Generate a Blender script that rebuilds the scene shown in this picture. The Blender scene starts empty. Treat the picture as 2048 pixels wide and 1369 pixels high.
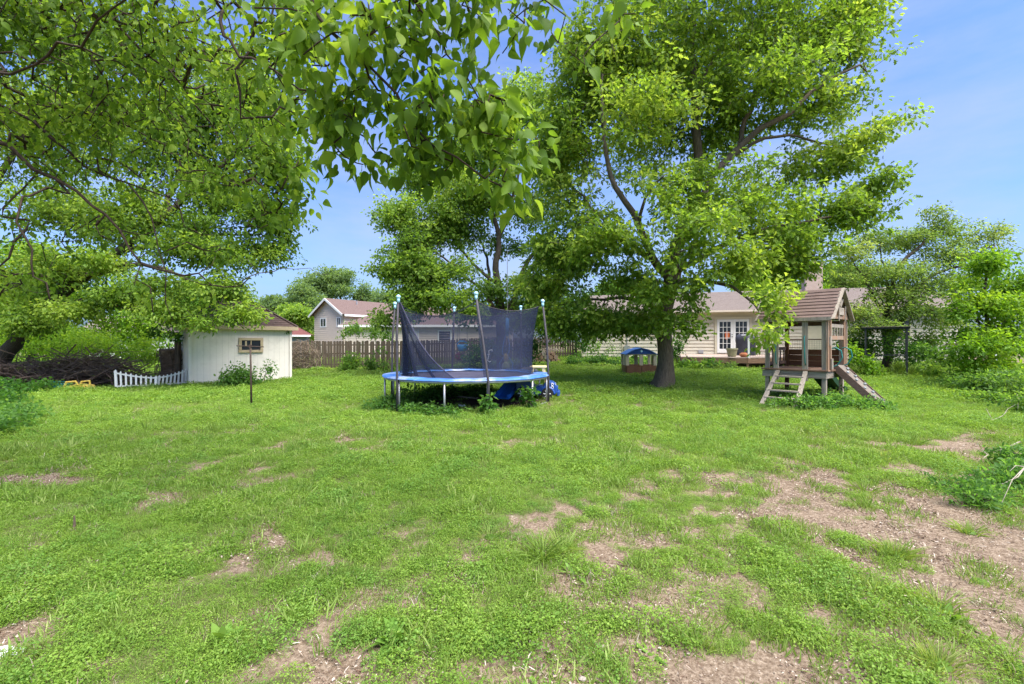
import bpy, math, random
import numpy as np
from mathutils import Vector, Matrix, Euler

# ------------------------------------------------------------------ camera, sky, sun, exposure
S = bpy.context.scene
COL = S.collection
H = 1.65                       # camera height (m)
F = 910.0                      # focal length in photograph pixels (2048 wide)
cam = bpy.data.cameras.new("camera")
cam.sensor_width = 36.0
cam.lens = 36.0 * F / 2048.0
cam.clip_start = 0.05
cam.clip_end = 1500
co = bpy.data.objects.new("camera", cam)
co.location = (0, 0, H)
co.rotation_euler = (math.radians(90), 0, 0)
COL.objects.link(co)
S.camera = co

SUN_TO = Vector((0.36, -0.34, 1.0)).normalized()
SUN_EL = math.asin(SUN_TO.z)
SUN_ROT = math.atan2(SUN_TO.x, SUN_TO.y)
w = bpy.data.worlds.new("World")
S.world = w
w.use_nodes = True
nt = w.node_tree
bg = nt.nodes["Background"]
sky = nt.nodes.new("ShaderNodeTexSky")
sky.sky_type = 'NISHITA'
sky.sun_disc = False
sky.sun_elevation = SUN_EL
sky.sun_rotation = SUN_ROT
sky.altitude = 0
sky.air_density = 1.0
sky.dust_density = 3.0
sky.ozone_density = 4.0
grade = nt.nodes.new("ShaderNodeMix"); grade.data_type = 'RGBA'; grade.blend_type = 'MULTIPLY'
grade.inputs["Factor"].default_value = 1.0
grade.inputs["B"].default_value = (0.50, 0.64, 0.91, 1)
nt.links.new(sky.outputs[0], grade.inputs["A"])
# faint high cloud
tcw = nt.nodes.new("ShaderNodeTexCoord"); mpw = nt.nodes.new("ShaderNodeMapping"); mpw.inputs["Scale"].default_value = (1.0, 1.0, 3.2)
nzw = nt.nodes.new("ShaderNodeTexNoise"); nzw.inputs["Scale"].default_value = 1.6; nzw.inputs["Detail"].default_value = 7; nzw.inputs["Roughness"].default_value = .6
rw = nt.nodes.new("ShaderNodeMapRange"); rw.inputs["From Min"].default_value = .42; rw.inputs["From Max"].default_value = .80; rw.inputs["To Max"].default_value = .7
cw = nt.nodes.new("ShaderNodeMix"); cw.data_type = 'RGBA'; cw.inputs["B"].default_value = (1.95, 2.12, 2.45, 1)
nt.links.new(tcw.outputs["Generated"], mpw.inputs["Vector"]); nt.links.new(mpw.outputs[0], nzw.inputs["Vector"])
nt.links.new(nzw.outputs["Fac"], rw.inputs["Value"]); nt.links.new(rw.outputs[0], cw.inputs["Factor"])
nt.links.new(grade.outputs["Result"], cw.inputs["A"]); nt.links.new(cw.outputs["Result"], bg.inputs[0])
bg.inputs[1].default_value = 0.050
sun = bpy.data.lights.new("sun", 'SUN')
sun.energy = 1.5
sun.angle = math.radians(58)
sun.color = (1.0, 0.94, 0.84)
so = bpy.data.objects.new("sun", sun)
so.rotation_euler = (-SUN_TO).to_track_quat('-Z', 'Y').to_euler()
so.location = (10, -10, 30)
COL.objects.link(so)
S.view_settings.view_transform = 'Standard'
S.view_settings.look = 'None'
S.view_settings.exposure = 2.85
S.view_settings.gamma = 1.0
S.cycles.max_bounces = 10
S.cycles.diffuse_bounces = 6
S.cycles.glossy_bounces = 2
S.cycles.transmission_bounces = 8
S.cycles.transparent_max_bounces = 12
S.cycles.caustics_reflective = False
S.cycles.caustics_refractive = False
S.cycles.use_denoising = True
S.cycles.denoiser = 'OPENIMAGEDENOISE'

rng = np.random.default_rng(11)
random.seed(5)

# ------------------------------------------------------------------ ground shape and pixel helpers
def sstep(a, b, t):
    t = np.clip((np.asarray(t, float) - a) / (b - a), 0, 1)
    return t * t * (3 - 2 * t)

def hgt(x, y):
    x = np.asarray(x, float); y = np.asarray(y, float)
    sx = 0.12 + 0.88 * sstep(-7, 4, x)
    t = np.clip(y - 10, 0, None)
    rise = 0.045 * (t * t / (t + 1.2))
    rise = 0.80 * (1 - np.exp(-rise / 0.80)) * 1.15
    return sx * rise + 0.02 * np.sin(x * 0.9 + 1.0) * np.sin(y * 0.7) * sstep(3, 8, y)

def gz(x, y):
    return float(hgt(x, y))

def W(px, py, d):
    return Vector(((px - 1024) / F * d, d, H - (py - 684.5) / F * d))

def G(px, py):
    k = (py - 684.5) / F
    d = H / max(k, 0.01)
    for _ in range(60):
        x = (px - 1024) / F * d
        d = 0.5 * d + 0.5 * (H - gz(x, d)) / k
    x = (px - 1024) / F * d
    return Vector((x, d, gz(x, d)))

def at(px, d):                 # ground point under image column px at distance d
    x = (px - 1024) / F * d
    return Vector((x, d, gz(x, d)))

# lattice value noise in numpy
_perm = rng.random((256, 256))
def vnoise(x, y, s):
    x = np.asarray(x, float) * s + 91.3; y = np.asarray(y, float) * s + 37.7
    xi = np.floor(x).astype(int); yi = np.floor(y).astype(int)
    fx = x - xi; fy = y - yi
    fx = fx * fx * (3 - 2 * fx); fy = fy * fy * (3 - 2 * fy)
    g = lambda a, b: _perm[a % 256, b % 256]
    return (g(xi, yi) * (1 - fx) * (1 - fy) + g(xi + 1, yi) * fx * (1 - fy) +
            g(xi, yi + 1) * (1 - fx) * fy + g(xi + 1, yi + 1) * fx * fy)

# ------------------------------------------------------------------ tagging
def tag(o, label=None, cat=None, group=None, kind=None):
    if label: o["label"] = label
    if cat: o["category"] = cat
    if group: o["group"] = group
    if kind: o["kind"] = kind
    return o

def thing(name, label, cat, loc, rz=0.0, group=None):
    o = bpy.data.objects.new(name, None)
    o.empty_display_size = 0.2
    o.location = loc
    o.rotation_euler = (0, 0, rz)
    COL.objects.link(o)
    return tag(o, label, cat, group)

# ------------------------------------------------------------------ materials
def newmat(name):
    m = bpy.data.materials.new(name)
    m.use_nodes = True
    n = m.node_tree.nodes
    return m, n, m.node_tree.links, n["Principled BSDF"]

def ramp(n, stops):
    r = n.new("ShaderNodeValToRGB")
    e = r.color_ramp.elements
    while len(e) > 1: e.remove(e[-1])
    e[0].position = stops[0][0]; e[0].color = (*stops[0][1], 1)
    for p, c in stops[1:]:
        k = e.new(p); k.color = (*c, 1)
    return r

def mat(name, c1, c2=None, scale=6.0, stretch=(1, 1, 1), rough=0.7, spec=0.3, bump=0.0, metal=0.0, detail=6.0,
        dirt=None, dirt_scale=1.3, dirt_lo=0.52, bump_scale=None):
    m, n, l, p = newmat(name)
    c2 = c2 or tuple(min(1, v * 1.25 + .005) for v in c1)
    tc = n.new("ShaderNodeTexCoord"); mp = n.new("ShaderNodeMapping")
    mp.inputs["Scale"].default_value = stretch
    l.new(tc.outputs["Object"], mp.inputs["Vector"])
    nz = n.new("ShaderNodeTexNoise"); nz.inputs["Scale"].default_value = scale; nz.inputs["Detail"].default_value = detail
    nz.inputs["Roughness"].default_value = 0.65
    l.new(mp.outputs[0], nz.inputs["Vector"])
    r = ramp(n, [(0.3, c1), (0.7, c2)])
    l.new(nz.outputs["Fac"], r.inputs[0])
    out = r.outputs[0]
    if dirt:
        n2 = n.new("ShaderNodeTexNoise"); n2.inputs["Scale"].default_value = dirt_scale; n2.inputs["Detail"].default_value = 8
        n2.inputs["Roughness"].default_value = 0.7
        l.new(mp.outputs[0], n2.inputs["Vector"])
        r2 = ramp(n, [(dirt_lo, (0, 0, 0)), (dirt_lo + .2, (1, 1, 1))])
        l.new(n2.outputs["Fac"], r2.inputs[0])
        mx = n.new("ShaderNodeMix"); mx.data_type = 'RGBA'
        l.new(r2.outputs[0], mx.inputs["Factor"]); l.new(out, mx.inputs["A"])
        mx.inputs["B"].default_value = (*dirt, 1)
        out = mx.outputs["Result"]
    l.new(out, p.inputs["Base Color"])
    p.inputs["Roughness"].default_value = rough
    p.inputs["Specular IOR Level"].default_value = spec
    p.inputs["Metallic"].default_value = metal
    if bump:
        bp = n.new("ShaderNodeBump"); bp.inputs["Strength"].default_value = bump; bp.inputs["Distance"].default_value = 0.02
        l.new(nz.outputs["Fac"], bp.inputs["Height"]); l.new(bp.outputs[0], p.inputs["Normal"])
    return m

def leafmat(name, c0, c1, c2, trans=0.54, rough=0.5, spec=0.2, rnd=0.25, tcol=1.75):
    m, n, l, p = newmat(name)
    at_ = n.new("ShaderNodeAttribute"); at_.attribute_name = "tint"
    oi = n.new("ShaderNodeObjectInfo")
    ma = n.new("ShaderNodeMath"); ma.operation = 'MULTIPLY_ADD'
    l.new(oi.outputs["Random"], ma.inputs[0]); ma.inputs[1].default_value = rnd; ma.inputs[2].default_value = -rnd / 2
    ad = n.new("ShaderNodeMath"); ad.operation = 'ADD'; ad.use_clamp = True
    l.new(at_.outputs["Fac"], ad.inputs[0]); l.new(ma.outputs[0], ad.inputs[1])
    r = ramp(n, [(0.0, c0), (0.5, c1), (1.0, c2)])
    l.new(ad.outputs[0], r.inputs[0])
    l.new(r.outputs[0], p.inputs["Base Color"])
    p.inputs["Roughness"].default_value = rough
    p.inputs["Specular IOR Level"].default_value = spec
    tr = n.new("ShaderNodeBsdfTranslucent")
    mu = n.new("ShaderNodeMix"); mu.data_type = 'RGBA'; mu.blend_type = 'MULTIPLY'
    mu.inputs["Factor"].default_value = 1
    l.new(r.outputs[0], mu.inputs["A"]); mu.inputs["B"].default_value = (tcol * 1.15, tcol * 1.1, tcol * 0.55, 1)
    l.new(mu.outputs["Result"], tr.inputs[0])
    ms = n.new("ShaderNodeMixShader"); ms.inputs[0].default_value = trans
    l.new(p.outputs[0], ms.inputs[1]); l.new(tr.outputs[0], ms.inputs[2])
    l.new(ms.outputs[0], n["Material Output"].inputs["Surface"])
    return m

M = {}
M['oak_leaf'] = leafmat("oak_leaf", (0.065, 0.125, 0.016), (0.15, 0.25, 0.032), (0.28, 0.365, 0.065))
M['maple_leaf'] = leafmat("maple_leaf", (0.078, 0.15, 0.026), (0.175, 0.285, 0.045), (0.275, 0.365, 0.075))
M['mulberry_leaf'] = leafmat("mulberry_leaf", (0.06, 0.118, 0.014), (0.14, 0.238, 0.024), (0.26, 0.355, 0.05), trans=.5, rough=.55, spec=.18)
M['left_leaf'] = leafmat("hackberry_leaf", (0.054, 0.112, 0.014), (0.135, 0.235, 0.028), (0.255, 0.35, 0.055), trans=.45)
M['dogwood_leaf'] = leafmat("dogwood_leaf", (0.055, 0.105, 0.026), (0.115, 0.19, 0.045), (0.205, 0.26, 0.08))
M['shrub_leaf'] = leafmat("shrub_leaf", (0.05, 0.12, 0.022), (0.11, 0.21, 0.038), (0.185, 0.285, 0.055))
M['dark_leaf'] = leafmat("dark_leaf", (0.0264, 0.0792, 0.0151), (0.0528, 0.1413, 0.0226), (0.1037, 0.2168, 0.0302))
M['bright_leaf'] = leafmat("bright_leaf", (0.065, 0.1495, 0.013), (0.143, 0.273, 0.0195), (0.247, 0.364, 0.0325), trans=.45)
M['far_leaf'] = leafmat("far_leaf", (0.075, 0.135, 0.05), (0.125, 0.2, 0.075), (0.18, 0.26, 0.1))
M['weed_leaf'] = leafmat("weed_leaf", (0.045, 0.12, 0.024), (0.095, 0.205, 0.042), (0.15, 0.27, 0.06))
M['chick'] = leafmat("chickweed_leaf", (0.085, 0.165, 0.02), (0.165, 0.28, 0.038), (0.27, 0.375, 0.07), trans=.35, rnd=.5)
M['clover'] = leafmat("clover_leaf", (0.07, 0.15, 0.022), (0.13, 0.245, 0.038), (0.21, 0.32, 0.06), trans=.3, rnd=.4)
M['grass'] = leafmat("grass_blade", (0.105, 0.175, 0.03), (0.19, 0.285, 0.055), (0.33, 0.38, 0.13), trans=.3, rnd=.5)
M['straw'] = leafmat("dry_leaf", (.10, .055, .035), (.27, .20, .145), (.58, .50, .42), trans=.1, rnd=.3, tcol=1.0)

M['bark_oak'] = mat("oak_bark", (.060, .046, .034), (.185, .150, .110), 9, (4, 4, .55), .95, .1, 1.0, detail=9)
M['bark'] = mat("grey_bark", (.035, .028, .021), (.105, .088, .068), 14, (3, 3, .7), .95, .1, .6)
M['bark_mulb'] = mat("brown_bark", (.030, .021, .015), (.080, .058, .042), 16, (2, 2, 1), .9, .15, .5)
M['dead_wood'] = mat("dead_twig", (.22, .18, .14), (.38, .33, .27), 14, (1, 1, 1), .9, .1)
M['brush'] = mat("brush_sticks", (.085, .056, .042), (.23, .165, .125), 5, (1, 1, 1), .95, .1)
M['vine'] = mat("dry_vine", (.20, .14, .10), (.36, .29, .21), 5, (1, 1, 1), .95, .1)
M['wood_grey'] = mat("weathered_wood", (.22, .185, .145), (.40, .345, .28), 5, (9, 9, .7), .9, .1, .35, dirt=(.14, .115, .09))
M['wood_grey_x'] = mat("weathered_board", (.22, .185, .145), (.40, .345, .28), 5, (.8, .8, 9), .9, .1, .35, dirt=(.15, .12, .095))
M['ramp_wood'] = mat("ramp_wood", (.125, .105, .085), (.21, .18, .148), 5, (3, .8, 3), .9, .1, .35, dirt=(.09, .075, .06))
M['wood_brown'] = mat("brown_board", (.115, .052, .026), (.20, .10, .052), 4, (.8, .8, 9), .8, .2, .3, dirt=(.07, .035, .02))
M['wood_orange'] = mat("orange_stained_wood", (.26, .145, .085), (.40, .25, .165), 5, (8, 8, .8), .85, .15, .3, dirt=(.26, .22, .18), dirt_lo=.45)
M['wood_red'] = mat("red_brown_board", (.095, .060, .046), (.18, .12, .092), 5, (2, 2, 6), .85, .15, .3)
M['wood_deck'] = mat("deck_board", (.30, .225, .18), (.44, .35, .29), 4, (1, 9, 1), .85, .15, .2, dirt=(.24, .19, .155))
M['wood_rim'] = mat("deck_rim", (.15, .085, .055), (.27, .17, .115), 4, (1, 1, 8), .85, .15, .2)
M['fence'] = mat("fence_wood", (.070, .054, .040), (.190, .148, .110), 4, (7, 7, .5), .95, .1, .4, dirt=(.085, .095, .05), dirt_scale=1.0, dirt_lo=.5)
M['fence_dark'] = mat("dark_fence_wood", (.06, .045, .036), (.15, .115, .09), 4, (7, 7, .5), .95, .1, .4)
M['roof_wood'] = mat("roof_board", (.085, .055, .047), (.19, .135, .115), 4, (9, .9, 9), .9, .15, .3, dirt=(.23, .18, .155), dirt_scale=2.5, dirt_lo=.56)
M['siding'] = mat("cream_siding", (.56, .50, .40), (.64, .58, .47), 2, (1, 1, 3), .65, .3, dirt=(.48, .43, .34), dirt_lo=.55)
M['siding_beige'] = mat("beige_siding", (.62, .52, .42), (.69, .59, .49), 2, (1, 1, 3), .7, .3)
M['cream_trim'] = mat("cream_trim", (.55, .49, .36), (.61, .55, .42), 3, (1, 1, 1), .6, .3)
M['white_trim'] = mat("white_trim", (.74, .73, .70), (.80, .79, .77), 3, (1, 1, 1), .5, .4)
M['picket'] = mat("white_picket_paint", (.66, .65, .62), (.80, .79, .76), 8, (1, 1, 1), .5, .4, dirt=(.42, .40, .34), dirt_scale=4, dirt_lo=.58)
M['shed_wall'] = mat("shed_panel", (.74, .675, .59), (.80, .735, .65), 3, (1, 1, 1), .75, .25, .05, dirt=(.62, .56, .48), dirt_scale=1.6, dirt_lo=.52)
M['shed_groove_shade'] = mat("shed_groove_shade", (.60, .545, .475), (.67, .61, .54), 3, (1, 1, 1), .8, .2)
M['shed_trim'] = mat("shed_tan_trim", (.40, .31, .19), (.48, .38, .25), 4, (1, 1, 1), .75, .25)
M['glass'] = mat("dark_glass", (.018, .022, .026), (.035, .042, .05), 2, (1, 1, 1), .06, .6)
M['metal_grey'] = mat("galvanised_steel", (.36, .36, .37), (.50, .50, .51), 9, (1, 1, 1), .42, .5, metal=.6)
M['metal_dark'] = mat("dark_steel", (.040, .042, .048), (.075, .075, .08), 9, (1, 1, 1), .5, .4, metal=.2)
M['metal_rust'] = mat("rusty_post", (.035, .026, .022), (.085, .055, .04), 9, (1, 1, 1), .8, .3)
M['foam_pole'] = mat("foam_sleeve", (.050, .047, .056), (.095, .085, .095), 7, (1, 1, 1), .8, .2)
M['pad_blue'] = mat("blue_pad", (.030, .105, .36), (.070, .20, .50), 3, (1, 1, 1), .55, .35, dirt=(.42, .46, .54), dirt_scale=1.1, dirt_lo=.50)
M['finial'] = mat("pale_blue_cap", (.24, .52, .66), (.50, .72, .80), 9, (1, 1, 1), .35, .5)
M['mat_dark'] = mat("jumping_mat", (.040, .040, .070), (.075, .072, .115), 5, (1, 1, 1), .75, .3, dirt=(.11, .10, .14), dirt_lo=.58)
M['blue_plastic'] = mat("blue_plastic", (.035, .20, .78), (.045, .23, .84), 3, (1, 1, 1), .35, .5)
M['navy_plastic'] = mat("navy_plastic", (.014, .060, .26), (.018, .075, .32), 3, (1, 1, 1), .35, .5)
M['playblue'] = mat("playhouse_roof_blue", (.013, .060, .25), (.018, .075, .30), 3, (1, 1, 1), .5, .4)
M['tan_plastic'] = mat("tan_plastic", (.58, .47, .31), (.66, .55, .38), 3, (1, 1, 1), .55, .35)
M['brown_plastic'] = mat("brown_plastic", (.20, .082, .040), (.27, .125, .066), 6, (1, 1, 1), .55, .35)
M['yellow_plastic'] = mat("yellow_plastic", (.66, .44, .06), (.74, .52, .12), 5, (1, 1, 1), .5, .4)
M['pale_yellow'] = mat("faded_yellow_plastic", (.68, .54, .24), (.76, .62, .32), 5, (1, 1, 1), .55, .4)
M['lime_plastic'] = mat("lime_plastic", (.28, .33, .04), (.38, .42, .07), 5, (1, 1, 1), .5, .4)
M['red_plastic'] = mat("red_plastic", (.42, .075, .04), (.5, .11, .06), 5, (1, 1, 1), .5, .4)
M['sky_plastic'] = mat("sky_blue_plastic", (.05, .36, .78), (.07, .42, .84), 5, (1, 1, 1), .45, .4)
M['teal_plastic'] = mat("teal_plastic", (.012, .15, .135), (.02, .21, .19), 5, (1, 1, 1), .45, .4)
M['slide_green'] = mat("dark_green_plastic", (.008, .030, .018), (.012, .042, .026), 5, (1, 1, 1), .45, .4)
M['rubber'] = mat("black_rubber", (.018, .018, .019), (.03, .03, .031), 5, (1, 1, 1), .8, .2)
M['white_plastic'] = mat("white_plastic", (.74, .74, .74), (.8, .8, .8), 5, (1, 1, 1), .45, .4)
M['grey_hold'] = mat("grey_climbing_hold", (.16, .18, .18), (.30, .32, .32), 9, (1, 1, 1), .7, .3)
M['grill_cover'] = mat("black_cover", (.022, .023, .032), (.045, .046, .060), 4, (1, 1, 1), .55, .35, .4)
M['pot_olive'] = mat("olive_pot", (.22, .22, .12), (.31, .30, .18), 5, (1, 1, 1), .6, .3)
M['terracotta'] = mat("terracotta", (.40, .145, .065), (.50, .21, .11), 7, (1, 1, 1), .8, .2)
M['brick'] = mat("chimney_brick", (.42, .31, .25), (.56, .44, .37), 6, (1, 1, 4), .85, .2, .3)
M['stone'] = mat("field_stone", (.24, .205, .175), (.40, .35, .30), 5, (1, 1, 1), .9, .2, .4)
M['asphalt_brown'] = mat("brown_shingle", (.075, .050, .043), (.14, .098, .084), 22, (1, 1, 1), .9, .15, .3, dirt=(.06, .042, .037), dirt_scale=5, dirt_lo=.5)
M['asphalt_tan'] = mat("tan_shingle", (.145, .118, .103), (.22, .18, .16), 22, (1, 1, 1), .9, .15, .3, dirt=(.15, .115, .10), dirt_scale=4, dirt_lo=.5)
M['asphalt_pink'] = mat("pinkish_shingle", (.120, .082, .073), (.175, .122, .108), 22, (1, 1, 1), .9, .15, .3)
M['asphalt_red'] = mat("red_shingle", (.115, .045, .040), (.165, .068, .060), 22, (1, 1, 1), .9, .15, .3)
M['grey_wall'] = mat("grey_wall", (.20, .21, .25), (.26, .27, .31), 3, (1, 1, 1), .8, .2)
M['lamp_glow'] = mat("painted_lamp_glow", (.45, .10, .03), (.55, .15, .05), 3, (1, 1, 1), .6, .2)
M['rope'] = mat("grey_rope", (.28, .26, .22), (.38, .35, .30), 9, (1, 1, 1), .9, .1)

def netmat():
    m, n, l, p = newmat("navy_net")
    p.inputs["Base Color"].default_value = (.008, .013, .042, 1)
    p.inputs["Roughness"].default_value = .8
    tr = n.new("ShaderNodeBsdfTransparent")
    ms = n.new("ShaderNodeMixShader"); ms.inputs[0].default_value = .65
    l.new(tr.outputs[0], ms.inputs[1]); l.new(p.outputs[0], ms.inputs[2])
    l.new(ms.outputs[0], n["Material Output"].inputs["Surface"])
    return m
M['net'] = netmat()

def groundmat():
    m, n, l, p = newmat("soil_and_thatch")
    tc = n.new("ShaderNodeTexCoord")
    def noise(s, d=8, r=.65):
        z = n.new("ShaderNodeTexNoise"); z.inputs["Scale"].default_value = s; z.inputs["Detail"].default_value = d
        z.inputs["Roughness"].default_value = r
        l.new(tc.outputs["Object"], z.inputs["Vector"]); return z
    a = noise(38, 10, .75); b = noise(1.1, 6); c = noise(160, 4, .7)
    soil = ramp(n, [(.28, (.075, .048, .034)), (.44, (.155, .110, .074)), (.56, (.265, .200, .142)), (.72, (.43, .355, .270))])
    l.new(a.outputs["Fac"], soil.inputs[0])
    moss = ramp(n, [(.3, (.055, .075, .020)), (.7, (.15, .17, .055))])
    l.new(c.outputs["Fac"], moss.inputs[0])
    cov = n.new("ShaderNodeAttribute"); cov.attribute_name = "cover"
    ad = n.new("ShaderNodeMath"); ad.operation = 'MULTIPLY_ADD'; ad.inputs[1].default_value = .8; ad.inputs[2].default_value = -.4
    l.new(a.outputs["Fac"], ad.inputs[0])
    su = n.new("ShaderNodeMath"); su.operation = 'ADD'; l.new(cov.outputs["Fac"], su.inputs[0]); l.new(ad.outputs[0], su.inputs[1])
    th = ramp(n, [(.42, (0, 0, 0)), (.72, (1, 1, 1))]); l.new(su.outputs[0], th.inputs[0])
    mx = n.new("ShaderNodeMix"); mx.data_type = 'RGBA'
    l.new(th.outputs[0], mx.inputs["Factor"]); l.new(soil.outputs[0], mx.inputs["A"]); l.new(moss.outputs[0], mx.inputs["B"])
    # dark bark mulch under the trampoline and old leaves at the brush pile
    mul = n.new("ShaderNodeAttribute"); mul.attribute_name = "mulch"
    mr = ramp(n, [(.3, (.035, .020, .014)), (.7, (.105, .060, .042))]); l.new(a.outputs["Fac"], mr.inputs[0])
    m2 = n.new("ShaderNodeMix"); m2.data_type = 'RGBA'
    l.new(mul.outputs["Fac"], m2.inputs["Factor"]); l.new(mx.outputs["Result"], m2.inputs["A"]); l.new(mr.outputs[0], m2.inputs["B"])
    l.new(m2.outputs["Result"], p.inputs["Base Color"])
    p.inputs["Roughness"].default_value = .95; p.inputs["Specular IOR Level"].default_value = .1
    bp = n.new("ShaderNodeBump"); bp.inputs["Strength"].default_value = .7; bp.inputs["Distance"].default_value = .03
    l.new(a.outputs["Fac"], bp.inputs["Height"]); l.new(bp.outputs[0], p.inputs["Normal"])
    return m
M['ground'] = groundmat()

# ------------------------------------------------------------------ mesh builder
class MB:
    def __init__(s): s.v = []; s.f = []
    def add(s, vs, fs):
        o = len(s.v); s.v += [tuple(v) for v in vs]; s.f += [[i + o for i in f] for f in fs]; return s
    def box(s, c, sz, rot=None, taper=1.0):
        x, y, z = sz[0] / 2, sz[1] / 2, sz[2] / 2
        R = Euler(rot).to_matrix() if rot else None
        vs = []
        for k, t in ((-1, 1.0), (1, taper)):
            for a, b in ((-1, -1), (1, -1), (1, 1), (-1, 1)):
                p = Vector((a * x * t, b * y * t, k * z))
                if R: p = R @ p
                vs.append(p + Vector(c))
        return s.add(vs, [[3, 2, 1, 0], [4, 5, 6, 7], [0, 1, 5, 4], [1, 2, 6, 5], [2, 3, 7, 6], [3, 0, 4, 7]])
    def bar(s, p, q, w_, t, up=(0, 0, 1)):
        p = Vector(p); q = Vector(q); d = (q - p).normalized(); u = Vector(up)
        if abs(d.dot(u)) > .98: u = Vector((1, 0, 0))
        a = d.cross(u).normalized(); b = a.cross(d).normalized()
        vs = [e + a * (i * w_ / 2) + b * (j * t / 2) for e in (p, q) for i, j in ((-1, -1), (1, -1), (1, 1), (-1, 1))]
        return s.add(vs, [[3, 2, 1, 0], [4, 5, 6, 7], [0, 1, 5, 4], [1, 2, 6, 5], [2, 3, 7, 6], [3, 0, 4, 7]])
    def tube(s, pts, r, n=8, caps=True, closed=False):
        pts = [Vector(p) for p in pts]; k = len(pts)
        rr = r if isinstance(r, (list, tuple, np.ndarray)) else [r] * k
        vs = []; fs = []; pa = None
        for i in range(k):
            if closed: d = pts[(i + 1) % k] - pts[i - 1]
            else: d = pts[min(i + 1, k - 1)] - pts[max(i - 1, 0)]
            if d.length < 1e-9: d = Vector((0, 0, 1))
            d.normalize()
            if pa is None:
                u = Vector((0, 0, 1)) if abs(d.z) < .9 else Vector((1, 0, 0))
                a = d.cross(u).normalized()
            else:
                a = pa - d * pa.dot(d)
                a = a.normalized() if a.length > 1e-6 else d.orthogonal().normalized()
            pa = a; b = d.cross(a)
            for j in range(n):
                t = 2 * math.pi * j / n
                vs.append(pts[i] + (a * math.cos(t) + b * math.sin(t)) * rr[i])
        m_ = k if closed else k - 1
        for i in range(m_):
            for j in range(n):
                i2 = (i + 1) % k
                fs.append([i * n + j, i * n + (j + 1) % n, i2 * n + (j + 1) % n, i2 * n + j])
        if caps and not closed:
            fs.append(list(range(n))[::-1]); fs.append([(k - 1) * n + j for j in range(n)])
        return s.add(vs, fs)
    def lathe(s, prof, c=(0, 0, 0), n=16):
        c = Vector(c); vs = []; fs = []
        for r, z in prof:
            for j in range(n):
                t = 2 * math.pi * j / n
                vs.append(c + Vector((r * math.cos(t), r * math.sin(t), z)))
        for i in range(len(prof) - 1):
            for j in range(n):
                fs.append([i * n + j, i * n + (j + 1) % n, (i + 1) * n + (j + 1) % n, (i + 1) * n + j])
        fs.append(list(range(n))[::-1]); fs.append([(len(prof) - 1) * n + j for j in range(n)])
        return s.add(vs, fs)
    def ball(s, c, r, n=10, sq=(1, 1, 1), jit=0.0):
        vs = []; fs = []; k = n // 2
        for i in range(k + 1):
            a = math.pi * i / k
            for j in range(n):
                t = 2 * math.pi * j / n
                q = 1 + random.uniform(-jit, jit) if 0 < i < k else 1
                vs.append((c[0] + q * r * sq[0] * math.sin(a) * math.cos(t), c[1] + q * r * sq[1] * math.sin(a) * math.sin(t), c[2] + r * q * sq[2] * math.cos(a)))
        for i in range(k):
            for j in range(n):
                fs.append([(i + 1) * n + j, (i + 1) * n + (j + 1) % n, i * n + (j + 1) % n, i * n + j])
        return s.add(vs, fs)
    def prism(s, pts, vec):
        n = len(pts); v = Vector(vec); pts = [Vector(p) for p in pts]
        fs = [list(range(n))[::-1], [n + i for i in range(n)]]
        for i in range(n):
            j = (i + 1) % n; fs.append([i, j, n + j, n + i])
        return s.add(pts + [p + v for p in pts], fs)
    def ribbon(s, pts, vec):
        v = Vector(vec); pts = [Vector(p) for p in pts]; n = len(pts)
        return s.add(pts + [p + v for p in pts], [[i, i + 1, n + i + 1, n + i] for i in range(n - 1)])
    def siding(s, x0, x1, z0, z1, y=0.0, board=.2, lap=.045, top=None):
        # horizontal lap boards facing -y; top(z) optionally clips the two ends (gables)
        z = z0
        while z < z1 - 1e-4:
            zt = min(z + board, z1)
            if top:
                a0, b0 = top(z); a1, b1 = top(zt)
            else: a0, b0, a1, b1 = x0, x1, x0, x1
            s.add([(a0, y - lap, z), (b0, y - lap, z), (b1, y, zt), (a1, y, zt), (a0, y + .02, z), (b0, y + .02, z)],
                  [[0, 1, 2, 3], [4, 5, 1, 0]])
            z = zt
        return s
    def courses(s, e0, e1, r0, r1, n, th=.014):
        # shingle courses from an eave edge (e0-e1) up to a ridge edge (r0-r1)
        e0, e1, r0, r1 = map(Vector, (e0, e1, r0, r1))
        nn = (e1 - e0).cross(r0 - e0).normalized()
        for i in range(n):
            a, b = i / n, (i + 1) / n
            p0 = e0.lerp(r0, a); p1 = e1.lerp(r1, a); q0 = e0.lerp(r0, b); q1 = e1.lerp(r1, b)
            s.add([p0, p1, p1 + nn * th, p0 + nn * th, q1 + nn * .002, q0 + nn * .002], [[0, 1, 2, 3], [3, 2, 4, 5]])
        return s
    def build(s, name, m, parent=None, smooth=False, bevel=0.0, loc=None, **t):
        me = bpy.data.meshes.new(name)
        me.from_pydata(s.v, [], s.f)
        me.materials.append(m)
        if smooth: me.polygons.foreach_set("use_smooth", [True] * len(me.polygons))
        o = bpy.data.objects.new(name, me)
        COL.objects.link(o)
        if parent: o.parent = parent
        if loc is not None: o.location = loc
        if bevel:
            b = o.modifiers.new("bevel", 'BEVEL'); b.width = bevel; b.segments = 2; b.limit_method = 'ANGLE'
        tag(o, **t)
        return o

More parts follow.
